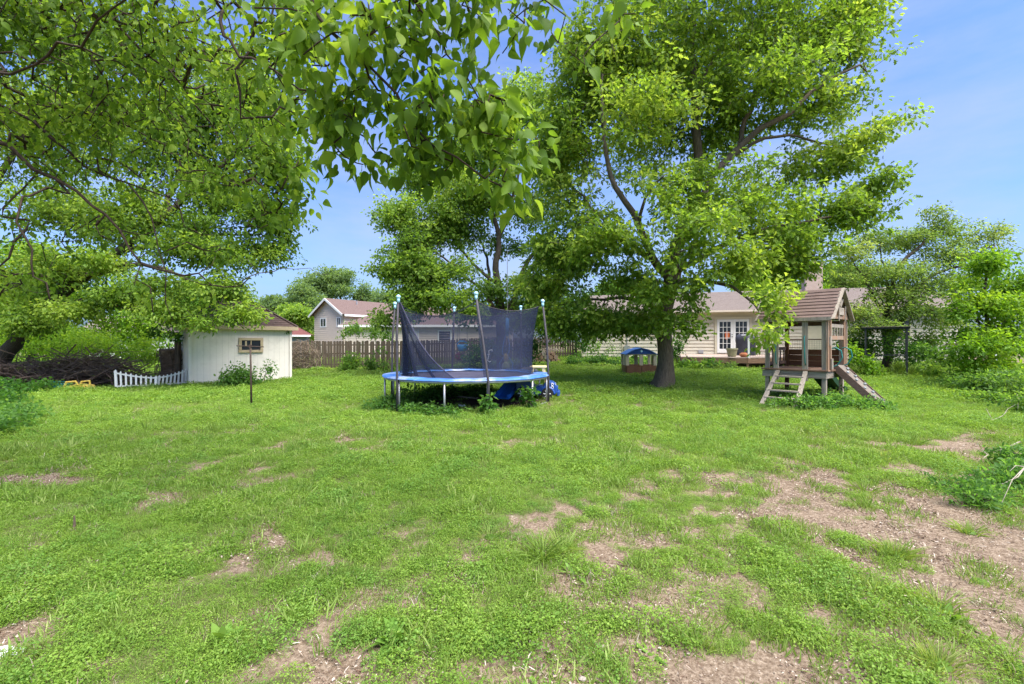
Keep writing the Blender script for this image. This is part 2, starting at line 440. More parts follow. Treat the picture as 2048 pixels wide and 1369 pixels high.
def build_split(mb, name, m, parent=None, **k):
    # one object per connected piece
    n = len(mb.v); root = list(range(n))
    def find(i):
        while root[i] != i:
            root[i] = root[root[i]]; i = root[i]
        return i
    for f in mb.f:
        for i in f[1:]:
            a, b = find(f[0]), find(i)
            if a != b: root[b] = a
    grp = {}
    for f in mb.f: grp.setdefault(find(f[0]), []).append(f)
    out = []
    for fs in grp.values():
        ids = sorted({i for f in fs for i in f}); mp = {q: j for j, q in enumerate(ids)}
        p = MB(); p.v = [mb.v[i] for i in ids]; p.f = [[mp[i] for i in f] for f in fs]
        out.append(p.build(name, m, parent, **k))
    return out

def copy_tree(o, parent=None):
    c = o.copy(); COL.objects.link(c)
    if parent: c.parent = parent
    for ch in list(o.children): copy_tree(ch, c)
    return c

# ------------------------------------------------------------------ leaves in bulk
def T_fold(rows, fold=.12, droop=.15):
    # rows: (y, halfwidth); three columns so the blade folds along the midrib
    vs = []; fs = []
    for y, hw in rows:
        z = -droop * y * y
        vs += [(-hw, y, z + fold * hw), (0, y, z), (hw, y, z + fold * hw)]
    for i in range(len(rows) - 1):
        a = i * 3
        fs += [[a, a + 1, a + 4, a + 3], [a + 1, a + 2, a + 5, a + 4]]
    return np.array(vs, float), fs
def T_half(side, fold=.35, droop=.12):
    # side: outline of one half from base to tip, mirrored; two n-gons
    n = len(side); vs = [(x, y, fold * x - droop * y * y) for x, y in side]
    vs += [(-x, y, fold * x - droop * y * y) for x, y in side[1:-1]]
    left = [0] + [n + i for i in range(n - 2)] + [n - 1]
    return np.array(vs, float), [list(range(n)), left[::-1]]
T_OVAL = T_half([(0, 0), (.24, .25), (.26, .55), (.12, .85), (0, 1)])
T_OAK = T_half([(0, 0), (.07, .16), (.26, .30), (.10, .42), (.36, .62), (.13, .70), (.20, .88), (0, 1)])
T_MAPLE = T_half([(0, 0), (.34, .10), (.22, .32), (.44, .55), (.16, .60), (0, 1)])
T_MULB = T_fold([(0, .0), (.05, .15), (.18, .265), (.36, .295), (.54, .25), (.70, .175), (.84, .085), (1.06, .0)], fold=.30, droop=.30)
T_SMALL = T_half([(0, 0), (.30, .35), (.22, .75), (0, 1)])
T_LANCE = T_fold([(0, .03), (.25, .13), (.55, .15), (.8, .09), (1, .0)], fold=.3, droop=.45)
T_BLADE = T_fold([(0, .045), (.4, .05), (.75, .032), (1, .0)], fold=.5, droop=.35)

def unit(a): return a / np.maximum(np.linalg.norm(a, axis=1, keepdims=True), 1e-9)

def leaf_mesh(name, pos, dirs, norms, size, tmpl, tint, material):
    tv, tf = tmpl
    N = len(pos); k = len(tv)
    Y = unit(dirs); Z = unit(norms - (norms * Y).sum(1, keepdims=True) * Y); X = np.cross(Y, Z)
    sz = np.asarray(size).reshape(N, 1, 1)
    xf = rng.uniform(.72, 1.18, N).reshape(N, 1, 1); zf = rng.uniform(.1, 2.2, N).reshape(N, 1, 1); tw = rng.normal(0, .22, N).reshape(N, 1, 1)
    V = pos[:, None, :] + sz * (xf * tv[None, :, 0:1] * X[:, None, :] + tv[None, :, 1:2] * Y[:, None, :] + (zf * tv[None, :, 2:3] + tw * tv[None, :, 0:1] * tv[None, :, 1:2] * 2) * Z[:, None, :])
    V = V.reshape(-1, 3)
    lens = np.array([len(f) for f in tf]); flat = np.concatenate([np.array(f) for f in tf])
    loops = (np.arange(N)[:, None] * k + flat[None, :]).ravel()
    tot = np.tile(lens, N); start = np.concatenate([[0], np.cumsum(tot)[:-1]])
    me = bpy.data.meshes.new(name)
    me.vertices.add(len(V)); me.vertices.foreach_set("co", V.astype(np.float32).ravel())
    me.loops.add(len(loops)); me.loops.foreach_set("vertex_index", loops.astype(np.int32))
    me.polygons.add(len(tot)); me.polygons.foreach_set("loop_start", start.astype(np.int32)); me.polygons.foreach_set("loop_total", tot.astype(np.int32))
    me.update(calc_edges=True)
    a = me.attributes.new("tint", 'FLOAT', 'POINT'); a.data.foreach_set("value", np.repeat(np.clip(tint, 0, 1), k).astype(np.float32))
    me.materials.append(material)
    return me

def link_mesh(name, me, parent=None, **t):
    o = bpy.data.objects.new(name, me); COL.objects.link(o)
    if parent: o.parent = parent
    return tag(o, **t)

def spray(cl, per, cr, flat, size, sizevar=.25, up=.9, out=.35, jit=.55, droop=.25, tintvar=.16, wind=(0, 0, 0)):
    # cl: (n,4) cluster centres + tint; returns leaf arrays
    n = len(cl); idx = np.repeat(np.arange(n), per)
    N = len(idx)
    off = rng.normal(size=(N, 3)); off = unit(off) * (rng.random((N, 1)) ** .5) * cr
    # tilt each spray a little
    off[:, 2] *= flat
    tilt = rng.normal(0, .35, (n, 2))[idx]
    off[:, 2] += off[:, 0] * tilt[:, 0] + off[:, 1] * tilt[:, 1] - .25 * (off[:, 0] ** 2 + off[:, 1] ** 2) / cr
    pos = cl[idx, :3] + off
    nr = np.zeros((N, 3)); nr[:, 2] = up
    nr += out * unit(off) + rng.normal(0, jit, (N, 3))
    d = unit(off) + rng.normal(0, .6, (N, 3)) + np.asarray(wind); d[:, 2] -= droop
    sz = size * (1 + rng.uniform(-sizevar, sizevar, N))
    tint = cl[idx, 3] + rng.normal(0, tintvar, N)
    return pos, d, nr, sz, tint

def blob_clusters(blobs, n_per_m2, shell=2.2, zcut=None, keep=.85, clump=.72):
    out = []
    for b in blobs:
        c = np.array(b[0]); r = np.array(b[1], float)
        dens = b[2] if len(b) > 2 else 1.0
        area = 4 * math.pi * ((r[0] * r[1]) ** 1.6 / 3 + (r[0] * r[2]) ** 1.6 / 3 + (r[1] * r[2]) ** 1.6 / 3) ** (1 / 1.6)
        k = max(3, int(area * n_per_m2 * dens))
        p = unit(rng.normal(size=(k, 3))) * (rng.random((k, 1)) ** (1 / shell))
        p = p * (1 + .18 * rng.normal(size=(k, 1)) * (rng.random((k, 1)) < .4))
        pts = c + p * r
        # gather most sprays into a few flattened sub-clumps so that gaps open between them
        nc = max(2, int(k / 9)); sc = unit(rng.normal(size=(nc, 3))) * (rng.random((nc, 1)) ** .5) * r * .90 + c
        w_ = rng.integers(0, nc, k); q = rng.normal(size=(k, 3)) * r * np.array([.24, .24, .17])
        m_ = (rng.random(k) < clump)[:, None]
        pts = np.where(m_, sc[w_] + q, pts)
        ctint = rng.normal(0, .13, nc)[w_]
        tt = ctint + .5 + rng.normal(0, .13) + rng.normal(0, .12, k) + .10 * p[:, 2]
        out.append(np.c_[pts, tt])
    o = np.concatenate(out)
    return o[rng.random(len(o)) < keep]

class Skeleton:
    def __init__(s, cap=30000):
        s.p = np.zeros((cap, 3)); s.par = np.full(cap, -1); s.rmin = np.zeros(cap); s.n = 0
    def node(s, p, par, r=0.0):
        i = s.n; s.p[i] = p; s.par[i] = par; s.rmin[i] = r; s.n += 1; return i
    def near(s, p):
        return int(((s.p[:s.n] - np.array(p)) ** 2).sum(1).argmin())
    def limb(s, pts, r0, r1, start=None, step=.35, wob=.03):
        # smooth polyline pts with radius r0 -> r1; start None = root, else joined to the nearest node
        P = [np.array(q, float) for q in pts]
        if start is not None: par = s.near(P[0]) ; P[0] = s.p[par].copy()
        else: par = -1
        ext = [2 * P[0] - P[1]] + P + [2 * P[-1] - P[-2]]
        L = [np.linalg.norm(P[i + 1] - P[i]) for i in range(len(P) - 1)]; tot = sum(L); acc = 0
        last = par if par >= 0 else s.node(P[0], -1, r0)
        for i in range(len(P) - 1):
            k = max(2, int(L[i] / step))
            for j in range(1, k + 1):
                t = j / k; a, b, c, d = ext[i:i + 4]
                q = .5 * ((2 * b) + (c - a) * t + (2 * a - 5 * b + 4 * c - d) * t * t + (3 * b - a - 3 * c + d) * t ** 3)
                u = (acc + L[i] * t) / tot
                rad = r0 + (r1 - r0) * u ** .8
                q = q + rng.normal(0, wob * min(1, .3 + rad * 0 + .7), 3) * (1 if u < 1 else 0)
                last = s.node(q, last, rad)
            acc += L[i]
        return last
    def attach(s, cl, step=.5, up=.25, reach=None):
        n0 = s.n
        d0 = np.array([((s.p[:n0] - c[:3]) ** 2).sum(1).min() for c in cl])
        for k in np.argsort(d0):
            c = cl[k, :3]
            i = int(((s.p[:s.n] - c) ** 2).sum(1).argmin())
            a = s.p[i]; D = np.linalg.norm(c - a)
            if reach and D > reach: continue
            m_ = max(1, int(D / step)); mid = (a + c) / 2 + np.array([0, 0, up * D * .3]) + rng.normal(0, .08 * D, 3)
            last = i
            for j in range(1, m_ + 1):
                t = j / m_
                q = (1 - t) ** 2 * a + 2 * t * (1 - t) * mid + t * t * c + (rng.normal(0, .02, 3) if j < m_ else 0)
                if s.n >= len(s.p) - 2: return
                last = s.node(q, last, 0)
    def mesh(s, base, tip=.005, ex=2.3, sides=6, flare=None):
        n = s.n; r = np.zeros(n)
        acc = np.zeros(n); kids = [[] for _ in range(n)]
        for i in range(n):
            if s.par[i] >= 0: kids[s.par[i]].append(i)
        for i in range(n - 1, -1, -1):
            r[i] = max(tip, acc[i] ** (1 / ex)) if acc[i] > 0 else tip
            if s.rmin[i] > 0: r[i] = s.rmin[i]
            if s.par[i] >= 0: acc[s.par[i]] += r[i] ** ex
        mb = MB(); done = np.zeros(n, bool)
        starts = [i for i in range(n) if s.par[i] < 0]
        stack = [(i, None) for i in starts]
        while stack:
            i, p = stack.pop()
            chain = []; rad = []
            if p is not None: chain.append(s.p[p]); rad.append(min(r[p] * .9, r[i] * 1.15))
            while True:
                chain.append(s.p[i]); rad.append(r[i])
                ks = kids[i]
                if not ks: break
                m_ = max(ks, key=lambda q: r[q])
                for q in ks:
                    if q != m_: stack.append((q, i))
                i = m_
            if len(chain) >= 2:
                mx = max(rad)
                mb.tube([Vector(c) - Vector(base) for c in chain], rad, n=(14 if mx > .12 else 7 if mx > .03 else 4))
        return mb

def tree(name, label, cat, base, limbs, blobs, leaf, size, per, cr, dens, flat=.55, tmpl=T_OVAL, bark='bark', group=None,
         reach=None, extra=None, kw={}, keep=.85, shell=2.2, flare=None, step=.5, cut=None, bare=0.0, fine=None, clump=.72):
    base = Vector(base)
    root = thing(name, label, cat, base, group=group)
    sk = Skeleton()
    for i, (pts, r0, r1) in enumerate(limbs):
        sk.limb(pts, r0, r1, start=None if i == 0 else True)
    cl = blob_clusters(blobs, dens, keep=keep, shell=shell, clump=clump)
    if bare:
        L_ = sk.p[:sk.n][sk.rmin[:sk.n] > .035]
        cl = cl[np.array([((L_ - c[:3]) ** 2).sum(1).min() > bare ** 2 for c in cl])]
    if cut is not None: cl = cl[cut(cl)]
    sk.attach(cl, reach=reach, step=step)
    mb = sk.mesh(base)
    if flare: flare(mb)
    mb.build("trunk", M[bark], root, smooth=True)
    pos, d, nr, sz, tint = spray(cl, per, cr, flat, size, **kw)
    if cut is not None:
        ok = cut(pos); pos, d, nr, sz, tint = pos[ok], d[ok], nr[ok], sz[ok], tint[ok]
    if fine is not None: sz = sz * fine(pos)
    me = leaf_mesh("crown", pos - np.array(base), d, nr, sz, tmpl, tint, M[leaf])
    link_mesh("crown", me, root)
    return root

def shrub(name, label, cat, blobs, leaf, size, per, cr, dens, tmpl=T_OVAL, flat=.7, stem='bark', group=None, kw={}, keep=.9, stems=True, base=None):
    # blobs in world space; stems rise from the ground below the first blob
    c0 = Vector(blobs[0][0]) if base is None else Vector(base)
    base = Vector((c0.x, c0.y, gz(c0.x, c0.y)))
    root = thing(name, label, cat, base, group=group)
    cl = blob_clusters(blobs, dens, keep=keep, shell=2.0)
    g = hgt(cl[:, 0], cl[:, 1]); cl[:, 2] = np.maximum(cl[:, 2], g + .03)
    if stems:
        sk = Skeleton()
        for b in blobs[:6]:
            c = Vector(b[0]); g0 = gz(c.x, c.y)
            sk.limb([(c.x + rng.normal(0, .05), c.y + rng.normal(0, .05), g0 - .03), ((c.x + .03), c.y, (g0 + c.z) / 2), (c.x, c.y, max(c.z, g0 + .1))], .018, .009, step=.2)
        sk.attach(cl, step=.3)
        sk.mesh(base, tip=.003).build("stems", M[stem], root, smooth=True)
    pos, d, nr, sz, tint = spray(cl, per, cr, flat, size, **kw)
    g = hgt(pos[:, 0], pos[:, 1]); pos[:, 2] = np.maximum(pos[:, 2], g + .015)
    me = leaf_mesh("foliage", pos - np.array(base), d, nr, sz, tmpl, tint, M[leaf])
    link_mesh("foliage", me, root)
    return root
# ------------------------------------------------------------------ ground
def ell(x, y, cx, cy, rx, ry, ang=0.0):
    c, s_ = math.cos(ang), math.sin(ang)
    u = (x - cx) * c + (y - cy) * s_; v = -(x - cx) * s_ + (y - cy) * c
    return np.sqrt((u / rx) ** 2 + (v / ry) ** 2)

TR = Vector((-1.2, 12.2, 0.0)); TR.z = gz(TR.x, TR.y)
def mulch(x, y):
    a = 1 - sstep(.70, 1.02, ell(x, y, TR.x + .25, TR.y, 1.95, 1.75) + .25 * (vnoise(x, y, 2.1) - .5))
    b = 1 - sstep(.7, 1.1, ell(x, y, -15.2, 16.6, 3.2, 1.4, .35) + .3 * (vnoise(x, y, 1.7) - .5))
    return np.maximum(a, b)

def cover(x, y):
    x = np.asarray(x, float); y = np.asarray(y, float)
    n1 = vnoise(x, y, .55); n2 = vnoise(x + 40, y, 1.5); n3 = vnoise(x, y + 70, 3.6)
    n4 = vnoise(x + 17, y + 3, 8.5)
    c = .585 + .46 * (n1 - .5) + .62 * (n2 - .5) + .66 * (n3 - .5) + .95 * (n4 - .5) + .12 * sstep(5, 10, y)
    # worn, bare areas seen in the photograph
    for cx, cy, rx, ry, an, amt in (
            (3.55, 3.05, 1.25, 1.9, -.42, .38), (3.0, 4.6, .7, .9, .2, .30), (7.3, 7.2, 1.5, .85, .1, .60), (1.25, 3.0, .55, .35, .3, .16),
            (2.0, 5.2, 1.2, .55, .1, .26), (-1.25, 2.85, .42, .2, .4, .22), (-.55, 3.55, .5, .22, .5, .20), (-2.75, 2.42, .5, .3, .2, .40),
            (-3.55, 4.7, .55, .22, .45, .5), (-5.7, 5.5, .8, .42, .5, .55), (-6.6, 8.6, 1.2, .6, .4, .36), (-8.5, 11.2, 1.3, .7, .3, .42),
            (.5, 4.3, .55, .25, .3, .22), (-1.75, 5.1, .5, .2, .3, .4), (-9.8, 12.6, 1.0, .5, .3, .35), (5.0, 13.6, 1.0, .35, 0, .3),
            (4.7, 3.9, 1.1, .8, 0, .30), (2.6, 3.0, 2.2, 1.5, 0, .27), (2.2, 4.6, 1.6, .9, .1, .13), (5.2, 5.4, .9, .6, 0, .30), (-.3, 5.6, .4, .15, .2, .3), (.9, 2.3, .35, .25, .2, .25)):
        c = c - .85 * amt * (1 - sstep(.15, 1.5, ell(x, y, cx, cy, rx, ry, an)))
    c = c + .32 * (1 - sstep(.4, 1.2, ell(x, y, -.7, 5.6, 2.6, 1.6, .2)))
    c = c - 1.2 * mulch(x, y)
    return np.clip(c, 0, 1)

def axis(lo, hi, fine_lo, fine_hi, fine, coarse_n):
    a = np.arange(fine_lo, fine_hi + 1e-6, fine)
    up = fine_hi + (hi - fine_hi) * np.linspace(0, 1, coarse_n + 1)[1:] ** 2.4
    dn = fine_lo - (fine_lo - lo) * np.linspace(0, 1, coarse_n + 1)[1:] ** 2.4
    return np.concatenate([dn[::-1], a, up])

def ground():
    xs = axis(-500, 500, -11, 11, .11, 60); ys = axis(-60, 700, 0.0, 15, .11, 60)
    X, Y = np.meshgrid(xs, ys)
    Z = hgt(X, Y) + .035 * (vnoise(X, Y, 1.2) - .5) * np.clip(1 - Y / 60, 0, 1) * sstep(-3, 1, Y)
    nx, ny = len(xs), len(ys)
    i = np.arange(ny - 1)[:, None] * nx + np.arange(nx - 1)[None, :]
    fs = np.stack([i, i + 1, i + nx + 1, i + nx], -1).reshape(-1, 4)
    me = bpy.data.meshes.new("ground")
    V = np.stack([X, Y, Z], -1).reshape(-1, 3)
    me.vertices.add(len(V)); me.vertices.foreach_set("co", V.astype(np.float32).ravel())
    me.loops.add(fs.size); me.loops.foreach_set("vertex_index", fs.astype(np.int32).ravel())
    me.polygons.add(len(fs)); me.polygons.foreach_set("loop_start", np.arange(0, fs.size, 4, dtype=np.int32)); me.polygons.foreach_set("loop_total", np.full(len(fs), 4, np.int32))
    me.update(calc_edges=True)
    me.polygons.foreach_set("use_smooth", [True] * len(fs))
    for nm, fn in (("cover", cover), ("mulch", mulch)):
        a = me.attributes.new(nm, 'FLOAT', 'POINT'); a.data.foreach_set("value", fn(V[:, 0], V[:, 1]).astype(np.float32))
    me.materials.append(M['ground'])
    link_mesh("ground", me, kind="structure")
ground()

# ------------------------------------------------------------------ garden shed (cream panels, hipped brown roof)
def shed():
    A = Vector((-11.8, 16.7, 0)); A.z = gz(A.x, A.y)
    r = thing("garden_shed", "cream garden shed with brown hipped roof and small tan framed window", "shed", A, math.atan2(.681, .735))
    Wd, D, E = 3.42, 2.4, 2.27
    b = MB(); b.box((Wd / 2, D / 2, E / 2 - .1), (Wd, D, E + .2))
    b.build("wall", M['shed_wall'], r); b = MB()
    for k in range(1, 17): b.box((k * Wd / 17, -.002, E / 2), (.007, .006, E))          # raised strips; the panel grooves' shade is put into their darker colour
    for k in range(1, 12): b.box((-.002, k * D / 12, E / 2), (.006, .012, E))
    b.build("groove_shade_strip", M['shed_groove_shade'], r)
    for x, y in ((-.02, -.02), (Wd + .02, -.02)):
        MB().box((x, y, E / 2 - .05), (.09, .09, E)).build("corner_board", M['shed_wall'], r)
    o = .24; z0 = E - .02; zt = E + 1.12
    e = [(-o, -o, z0), (Wd + o, -o, z0), (Wd + o, D + o, z0), (-o, D + o, z0)]
    ra = (1.2, D / 2, zt); rb = (Wd - 1.25, D / 2, zt)
    rf = MB(); rf.courses(e[0], e[1], ra, rb, 13); rf.courses(e[2], e[3], rb, ra, 13)
    rf.courses(e[1], e[2], rb, rb, 13); rf.courses(e[3], e[0], ra, ra, 13)
    R = rf.build("roof", M['asphalt_brown'], r)
    cap = MB()
    for p, q in ((e[0], ra), (e[1], rb), (e[2], rb), (e[3], ra), (ra, rb)):
        cap.bar(Vector(p) + Vector((0, 0, .02)), Vector(q) + Vector((0, 0, .02)), .14, .022)
    cap.build("ridge_cap", M['asphalt_brown'], R)
    f = MB()
    f.bar((-o, -o - .012, z0 - .07), (Wd + o, -o - .012, z0 - .07), .022, .15); f.bar((Wd + o + .012, -o, z0 - .07), (Wd + o + .012, D + o, z0 - .07), .022, .15)
    f.bar((-o - .012, -o, z0 - .07), (-o - .012, D + o, z0 - .07), .022, .15)
    f.box((Wd / 2, D / 2, z0 - .03), (Wd + 2 * o - .04, D + 2 * o - .04, .02))
    f.build("fascia", M['shed_trim'], r)
    wx, wz, ww, wh = 1.97, 1.50, .86, .58
    w_ = MB(); w_.box((wx, -.03, wz), (ww - .16, .02, wh - .16)); w_ = w_.build("window", M['glass'], r)
    fr = MB()
    for dx, dz, sx, sz in ((0, wh / 2 - .05, ww, .10), (0, -wh / 2 + .05, ww, .10), (-ww / 2 + .05, 0, .10, wh - .202), (ww / 2 - .05, 0, .10, wh - .202)):
        fr.box((wx + dx, -.045, wz + dz), (sx, .07, sz))
    fr.build("frame", M['shed_trim'], w_, bevel=.004)
    mu = MB(); mu.box((wx, -.045, wz), (.025, .02, wh - .2)); mu.box((wx - .18, -.043, wz + .06), (.06, .01, .2)); mu.build("mullion", M['shed_trim'], w_)
    return r
shed()

# ------------------------------------------------------------------ wooden back fence
def fence(name, label, pts, h, m, group=None, pw=.14, gap=.012, rails=True, jit=.035):
    base = Vector((pts[0][0], pts[0][1], gz(*pts[0])))
    r = thing(name, label, "fence", base, group=group)
    pk = MB(); ps = MB(); rl = MB()
    for a, b in zip(pts[:-1], pts[1:]):
        a = Vector((*a, 0)); b = Vector((*b, 0)); L = (b - a).length; d = (b - a) / L; n = Vector((d.y, -d.x, 0))
        k = int(L / (pw + gap))
        for i in range(k):
            c = a + d * ((i + .5) * L / k); g = gz(c.x, c.y)
            hh = h + random.uniform(-jit, jit); ti = random.gauss(0, .012)
            off = n * random.uniform(0, .008)
            w_ = pw * random.uniform(.93, 1.0)
            p = c + off - base + Vector((0, 0, g - .02)); t = Vector((-d.y, d.x, 0)) * .018
            q = d * ti * hh
            s2 = d * w_ / 2; cz = Vector((0, 0, 1))
            out = [p - s2, p + s2, p + s2 + q + cz * (hh - .05), p + s2 * .55 + q + cz * hh, p - s2 * .55 + q + cz * hh, p - s2 + q + cz * (hh - .05)]
            pk.prism(out, t)
        kk = max(1, round(L / 2.4))
        for i in range(kk + 1):
            c = a + d * (i * L / kk) + Vector((-d.y, d.x, 0)) * .07; g = gz(c.x, c.y)
            ps.box(c - base + Vector((0, 0, g + h / 2 - .05)), (.09, .09, h + .05))
        for zz in (.3, h * .55, h - .25):
            for i in range(kk):
                p = a + d * (i * L / kk) + Vector((-d.y, d.x, 0)) * .035; q = a + d * ((i + 1) * L / kk) + Vector((-d.y, d.x, 0)) * .035
                rl.bar(p - base + Vector((0, 0, gz(p.x, p.y) + zz)), q - base + Vector((0, 0, gz(q.x, q.y) + zz)), .035, .08)
    pk.build("pickets", m, r); build_split(ps, "post", m, r); rl.build("rails", m, r)
    return r
fence("wood_fence", "long weathered board fence running behind the trampoline", [(-18, 24.3), (-12.2, 25.6), (-3.0, 28.0), (-.6, 29.2)], 1.66, M['fence'])
fence("wood_fence", "dark gappy board fence between the stacked logs and the cream house", [(-.3, 29.6), (4.35, 30.6)], 1.5, M['fence_dark'], gap=.035, jit=.1)

# ------------------------------------------------------------------ the cream ranch house
HA = math.atan2(-.287, .958)
HO = Vector((4.55, 29.8, .45))
def hw(x, y, z=0): # house local to world
    return HO + Matrix.Rotation(HA, 3, 'Z') @ Vector((x, y, z))
def window(parent, x, z, w_, h_, y=-.03, frame='cream_trim', grid=None, fw=.07):
    p = MB().box((x, y, z), (w_, .02, h_)).build("window", M['glass'], parent)
    f = MB()
    for dx, dz, sx, sz in ((0, h_ / 2, w_ + 2 * fw, fw), (0, -h_ / 2, w_ + 2 * fw, fw), (-w_ / 2 - fw / 2, 0, fw, h_ - fw), (w_ / 2 + fw / 2, 0, fw, h_ - fw)):
        f.box((x + dx, y - .02, z + dz), (sx, .06, sz))
    if grid:
        nx, nz = grid
        for i in range(1, nx): f.box((x - w_ / 2 + w_ * i / nx, y - .018, z), (.025, .02, h_ - fw))
        for i in range(1, nz): f.box((x, y - .016, z - h_ / 2 + h_ * i / nz), (w_, .018, .025))
    f.build("frame", M[frame], p)
    return p
def house():
    r = thing("ranch_house", "long cream ranch house with lap siding, glazed double doors and brick chimney", "house", HO, HA)
    L, D, E = 20.0, 9.0, 3.12       # eave height above the house origin
    zf = .52                        # floor
    wl = MB(); wl.siding(0, L, -.15, E, board=.21)
    wl.box((L / 2, D / 2, E / 2 - .2), (L - .01, D - .06, E + .2))
    wl.build("wall", M['siding'], r)
    gb = MB()
    for xx in (.0, L):
        gb.prism([(xx, 0.02, E - .02), (xx, D - .02, E - .02), (xx, D / 2, E + 1.45)], (-.02 if xx > 1 else .02, 0, 0))
    build_split(gb, "gable_wall", M['siding'], r)
    rr = .5; zr = E + 1.55
    rf = MB(); rf.courses((-.4, -rr, E - .08), (L + .4, -rr, E - .08), (-.4, D / 2, zr), (L + .4, D / 2, zr), 24)
    rf.courses((L + .4, D + rr, E - .08), (-.4, D + rr, E - .08), (L + .4, D / 2, zr), (-.4, D / 2, zr), 24)
    rf = rf.build("roof", M['asphalt_tan'], r)
    so_ = MB(); so_.box((L / 2, -rr / 2, E - .14), (L + .8, rr, .02)); so_.build("soffit", M['cream_trim'], rf)
    fa = MB(); fa.box((L / 2, -rr - .015, E - .12), (L + .8, .03, .16)); fa.build("fascia", M['cream_trim'], rf)
    gu = MB(); gu.box((L / 2, -rr - .085, E - .10), (L + .8, .11, .1)); gu.build("gutter", M['siding_beige'], rf)
    ch = MB(); ch.box((14.15, 3.3, zr + .1), (.95, .75, 2.8)); ch.box((14.15, 3.3, zr + 1.5), (1.07, .87, .14))
    ch = ch.build("chimney", M['brick'], rf)
    cp = MB(); cp.box((14.15, 3.3, zr + 1.82), (.75, .6, .05))
    for dx in (-.3, .3):
        for dy in (-.2, .2): cp.box((14.15 + dx, 3.3 + dy, zr + 1.68), (.03, .03, .26))
    cp.build("chimney_cap", M['metal_dark'], ch)
    tr = MB()
    for x in (.05, L - .05): tr.box((x, -.03, E / 2 - .12), (.11, .03, E - .05))
    tr.box((2.62, -.06, E / 2 - .05), (.09, .07, E - .2)); build_split(tr, "corner_trim", M['cream_trim'], r)
    # glazed double door: two leaves, 15 panes each
    dx, dw, dh = 9.04, .88, 2.0
    fm = MB()
    fm.box((dx - dw - .07, -.05, zf + dh / 2 + .02), (.12, .07, dh + .1)); fm.box((dx + dw + .07, -.05, zf + dh / 2 + .02), (.12, .07, dh + .1))
    fm.box((dx, -.05, zf + dh + .11), (2 * dw + .26, .07, .12)); fm.build("door_frame", M['cream_trim'], r)
    for s_ in (-1, 1):
        cx = dx + s_ * dw / 2
        lf = MB(); st = .13
        lf.box((cx - dw / 2 + st / 2 + .004, -.06, zf + dh / 2 + .03), (st, .05, dh)); lf.box((cx + dw / 2 - st / 2 - .004, -.06, zf + dh / 2 + .03), (st, .05, dh))
        lf.box((cx, -.06, zf + .03 + .12), (dw - 2 * st, .05, .24)); lf.box((cx, -.06, zf + dh - .04), (dw - 2 * st, .05, .14))
        gw, gh, g0 = dw - 2 * st, dh - .38, zf + .27
        for i in (1, 2): lf.box((cx - gw / 2 + gw * i / 3, -.06, g0 + gh / 2), (.028, .045, gh))
        for i in range(1, 5): lf.box((cx, -.06, g0 + gh * i / 5), (gw, .043, .028))
        lf = lf.build("door", M['white_trim'], r)
        MB().box((cx, -.05, g0 + gh / 2), (gw, .012, gh)).build("panes", M['glass'], lf)
        if s_ < 0:
            MB().ball((cx + dw / 2 - .06, -.12, zf + 1.0), .035, 10).build("handle", M['metal_dark'], lf); MB().box((cx + dw / 2 - .06, -.09, zf + 1.13), (.05, .03, .05)).build("deadbolt", M['metal_dark'], lf)
            MB().box((cx + .12, -.061, zf + 1.12), (.26, .006, .34)).box((cx + .08, -.061, zf + .9), (.12, .006, .12)).build("lampshade_glow_patch", M['lamp_glow'], lf)  # flat boxes on the pane; the lampshade's glow is put into their orange
    # flat beige side door with trim
    MB().box((13.35, -.045, zf + 1.02), (.86, .05, 2.02)).build("door", M['cream_trim'], r, label="plain beige side door")
    d2 = MB()
    for x in (12.86, 13.84): d2.box((x, -.06, zf + 1.02), (.11, .08, 2.1))
    d2.box((13.35, -.06, zf + 2.12), (1.09, .08, .11)); d2.build("door_frame", M['cream_trim'], r)
    window(r, 1.36, 1.95, .62, .78); window(r, 4.35, 2.15, 1.3, 1.1, grid=(2, 1)); window(r, 17.2, 1.9, 1.1, 1.1)
    vt = MB(); vt.box((7.25, -.08, .62), (.28, .1, .2)); vt.build("vent", M['metal_grey'], r)
    mt = MB(); mt.box((2.9, -.13, .75), (.34, .2, .45)); mt.box((2.9, -.07, 1.3), (.05, .05, .8)); mt.build("meter_box", M['metal_grey'], r)
    # covered corner at the right end
    pp = MB()
    for x in (19.3, 20.6): pp.box((x, -1.5, 1.35), (.12, .12, 3.2))
    build_split(pp, "porch_post", M['white_trim'], r)
house()

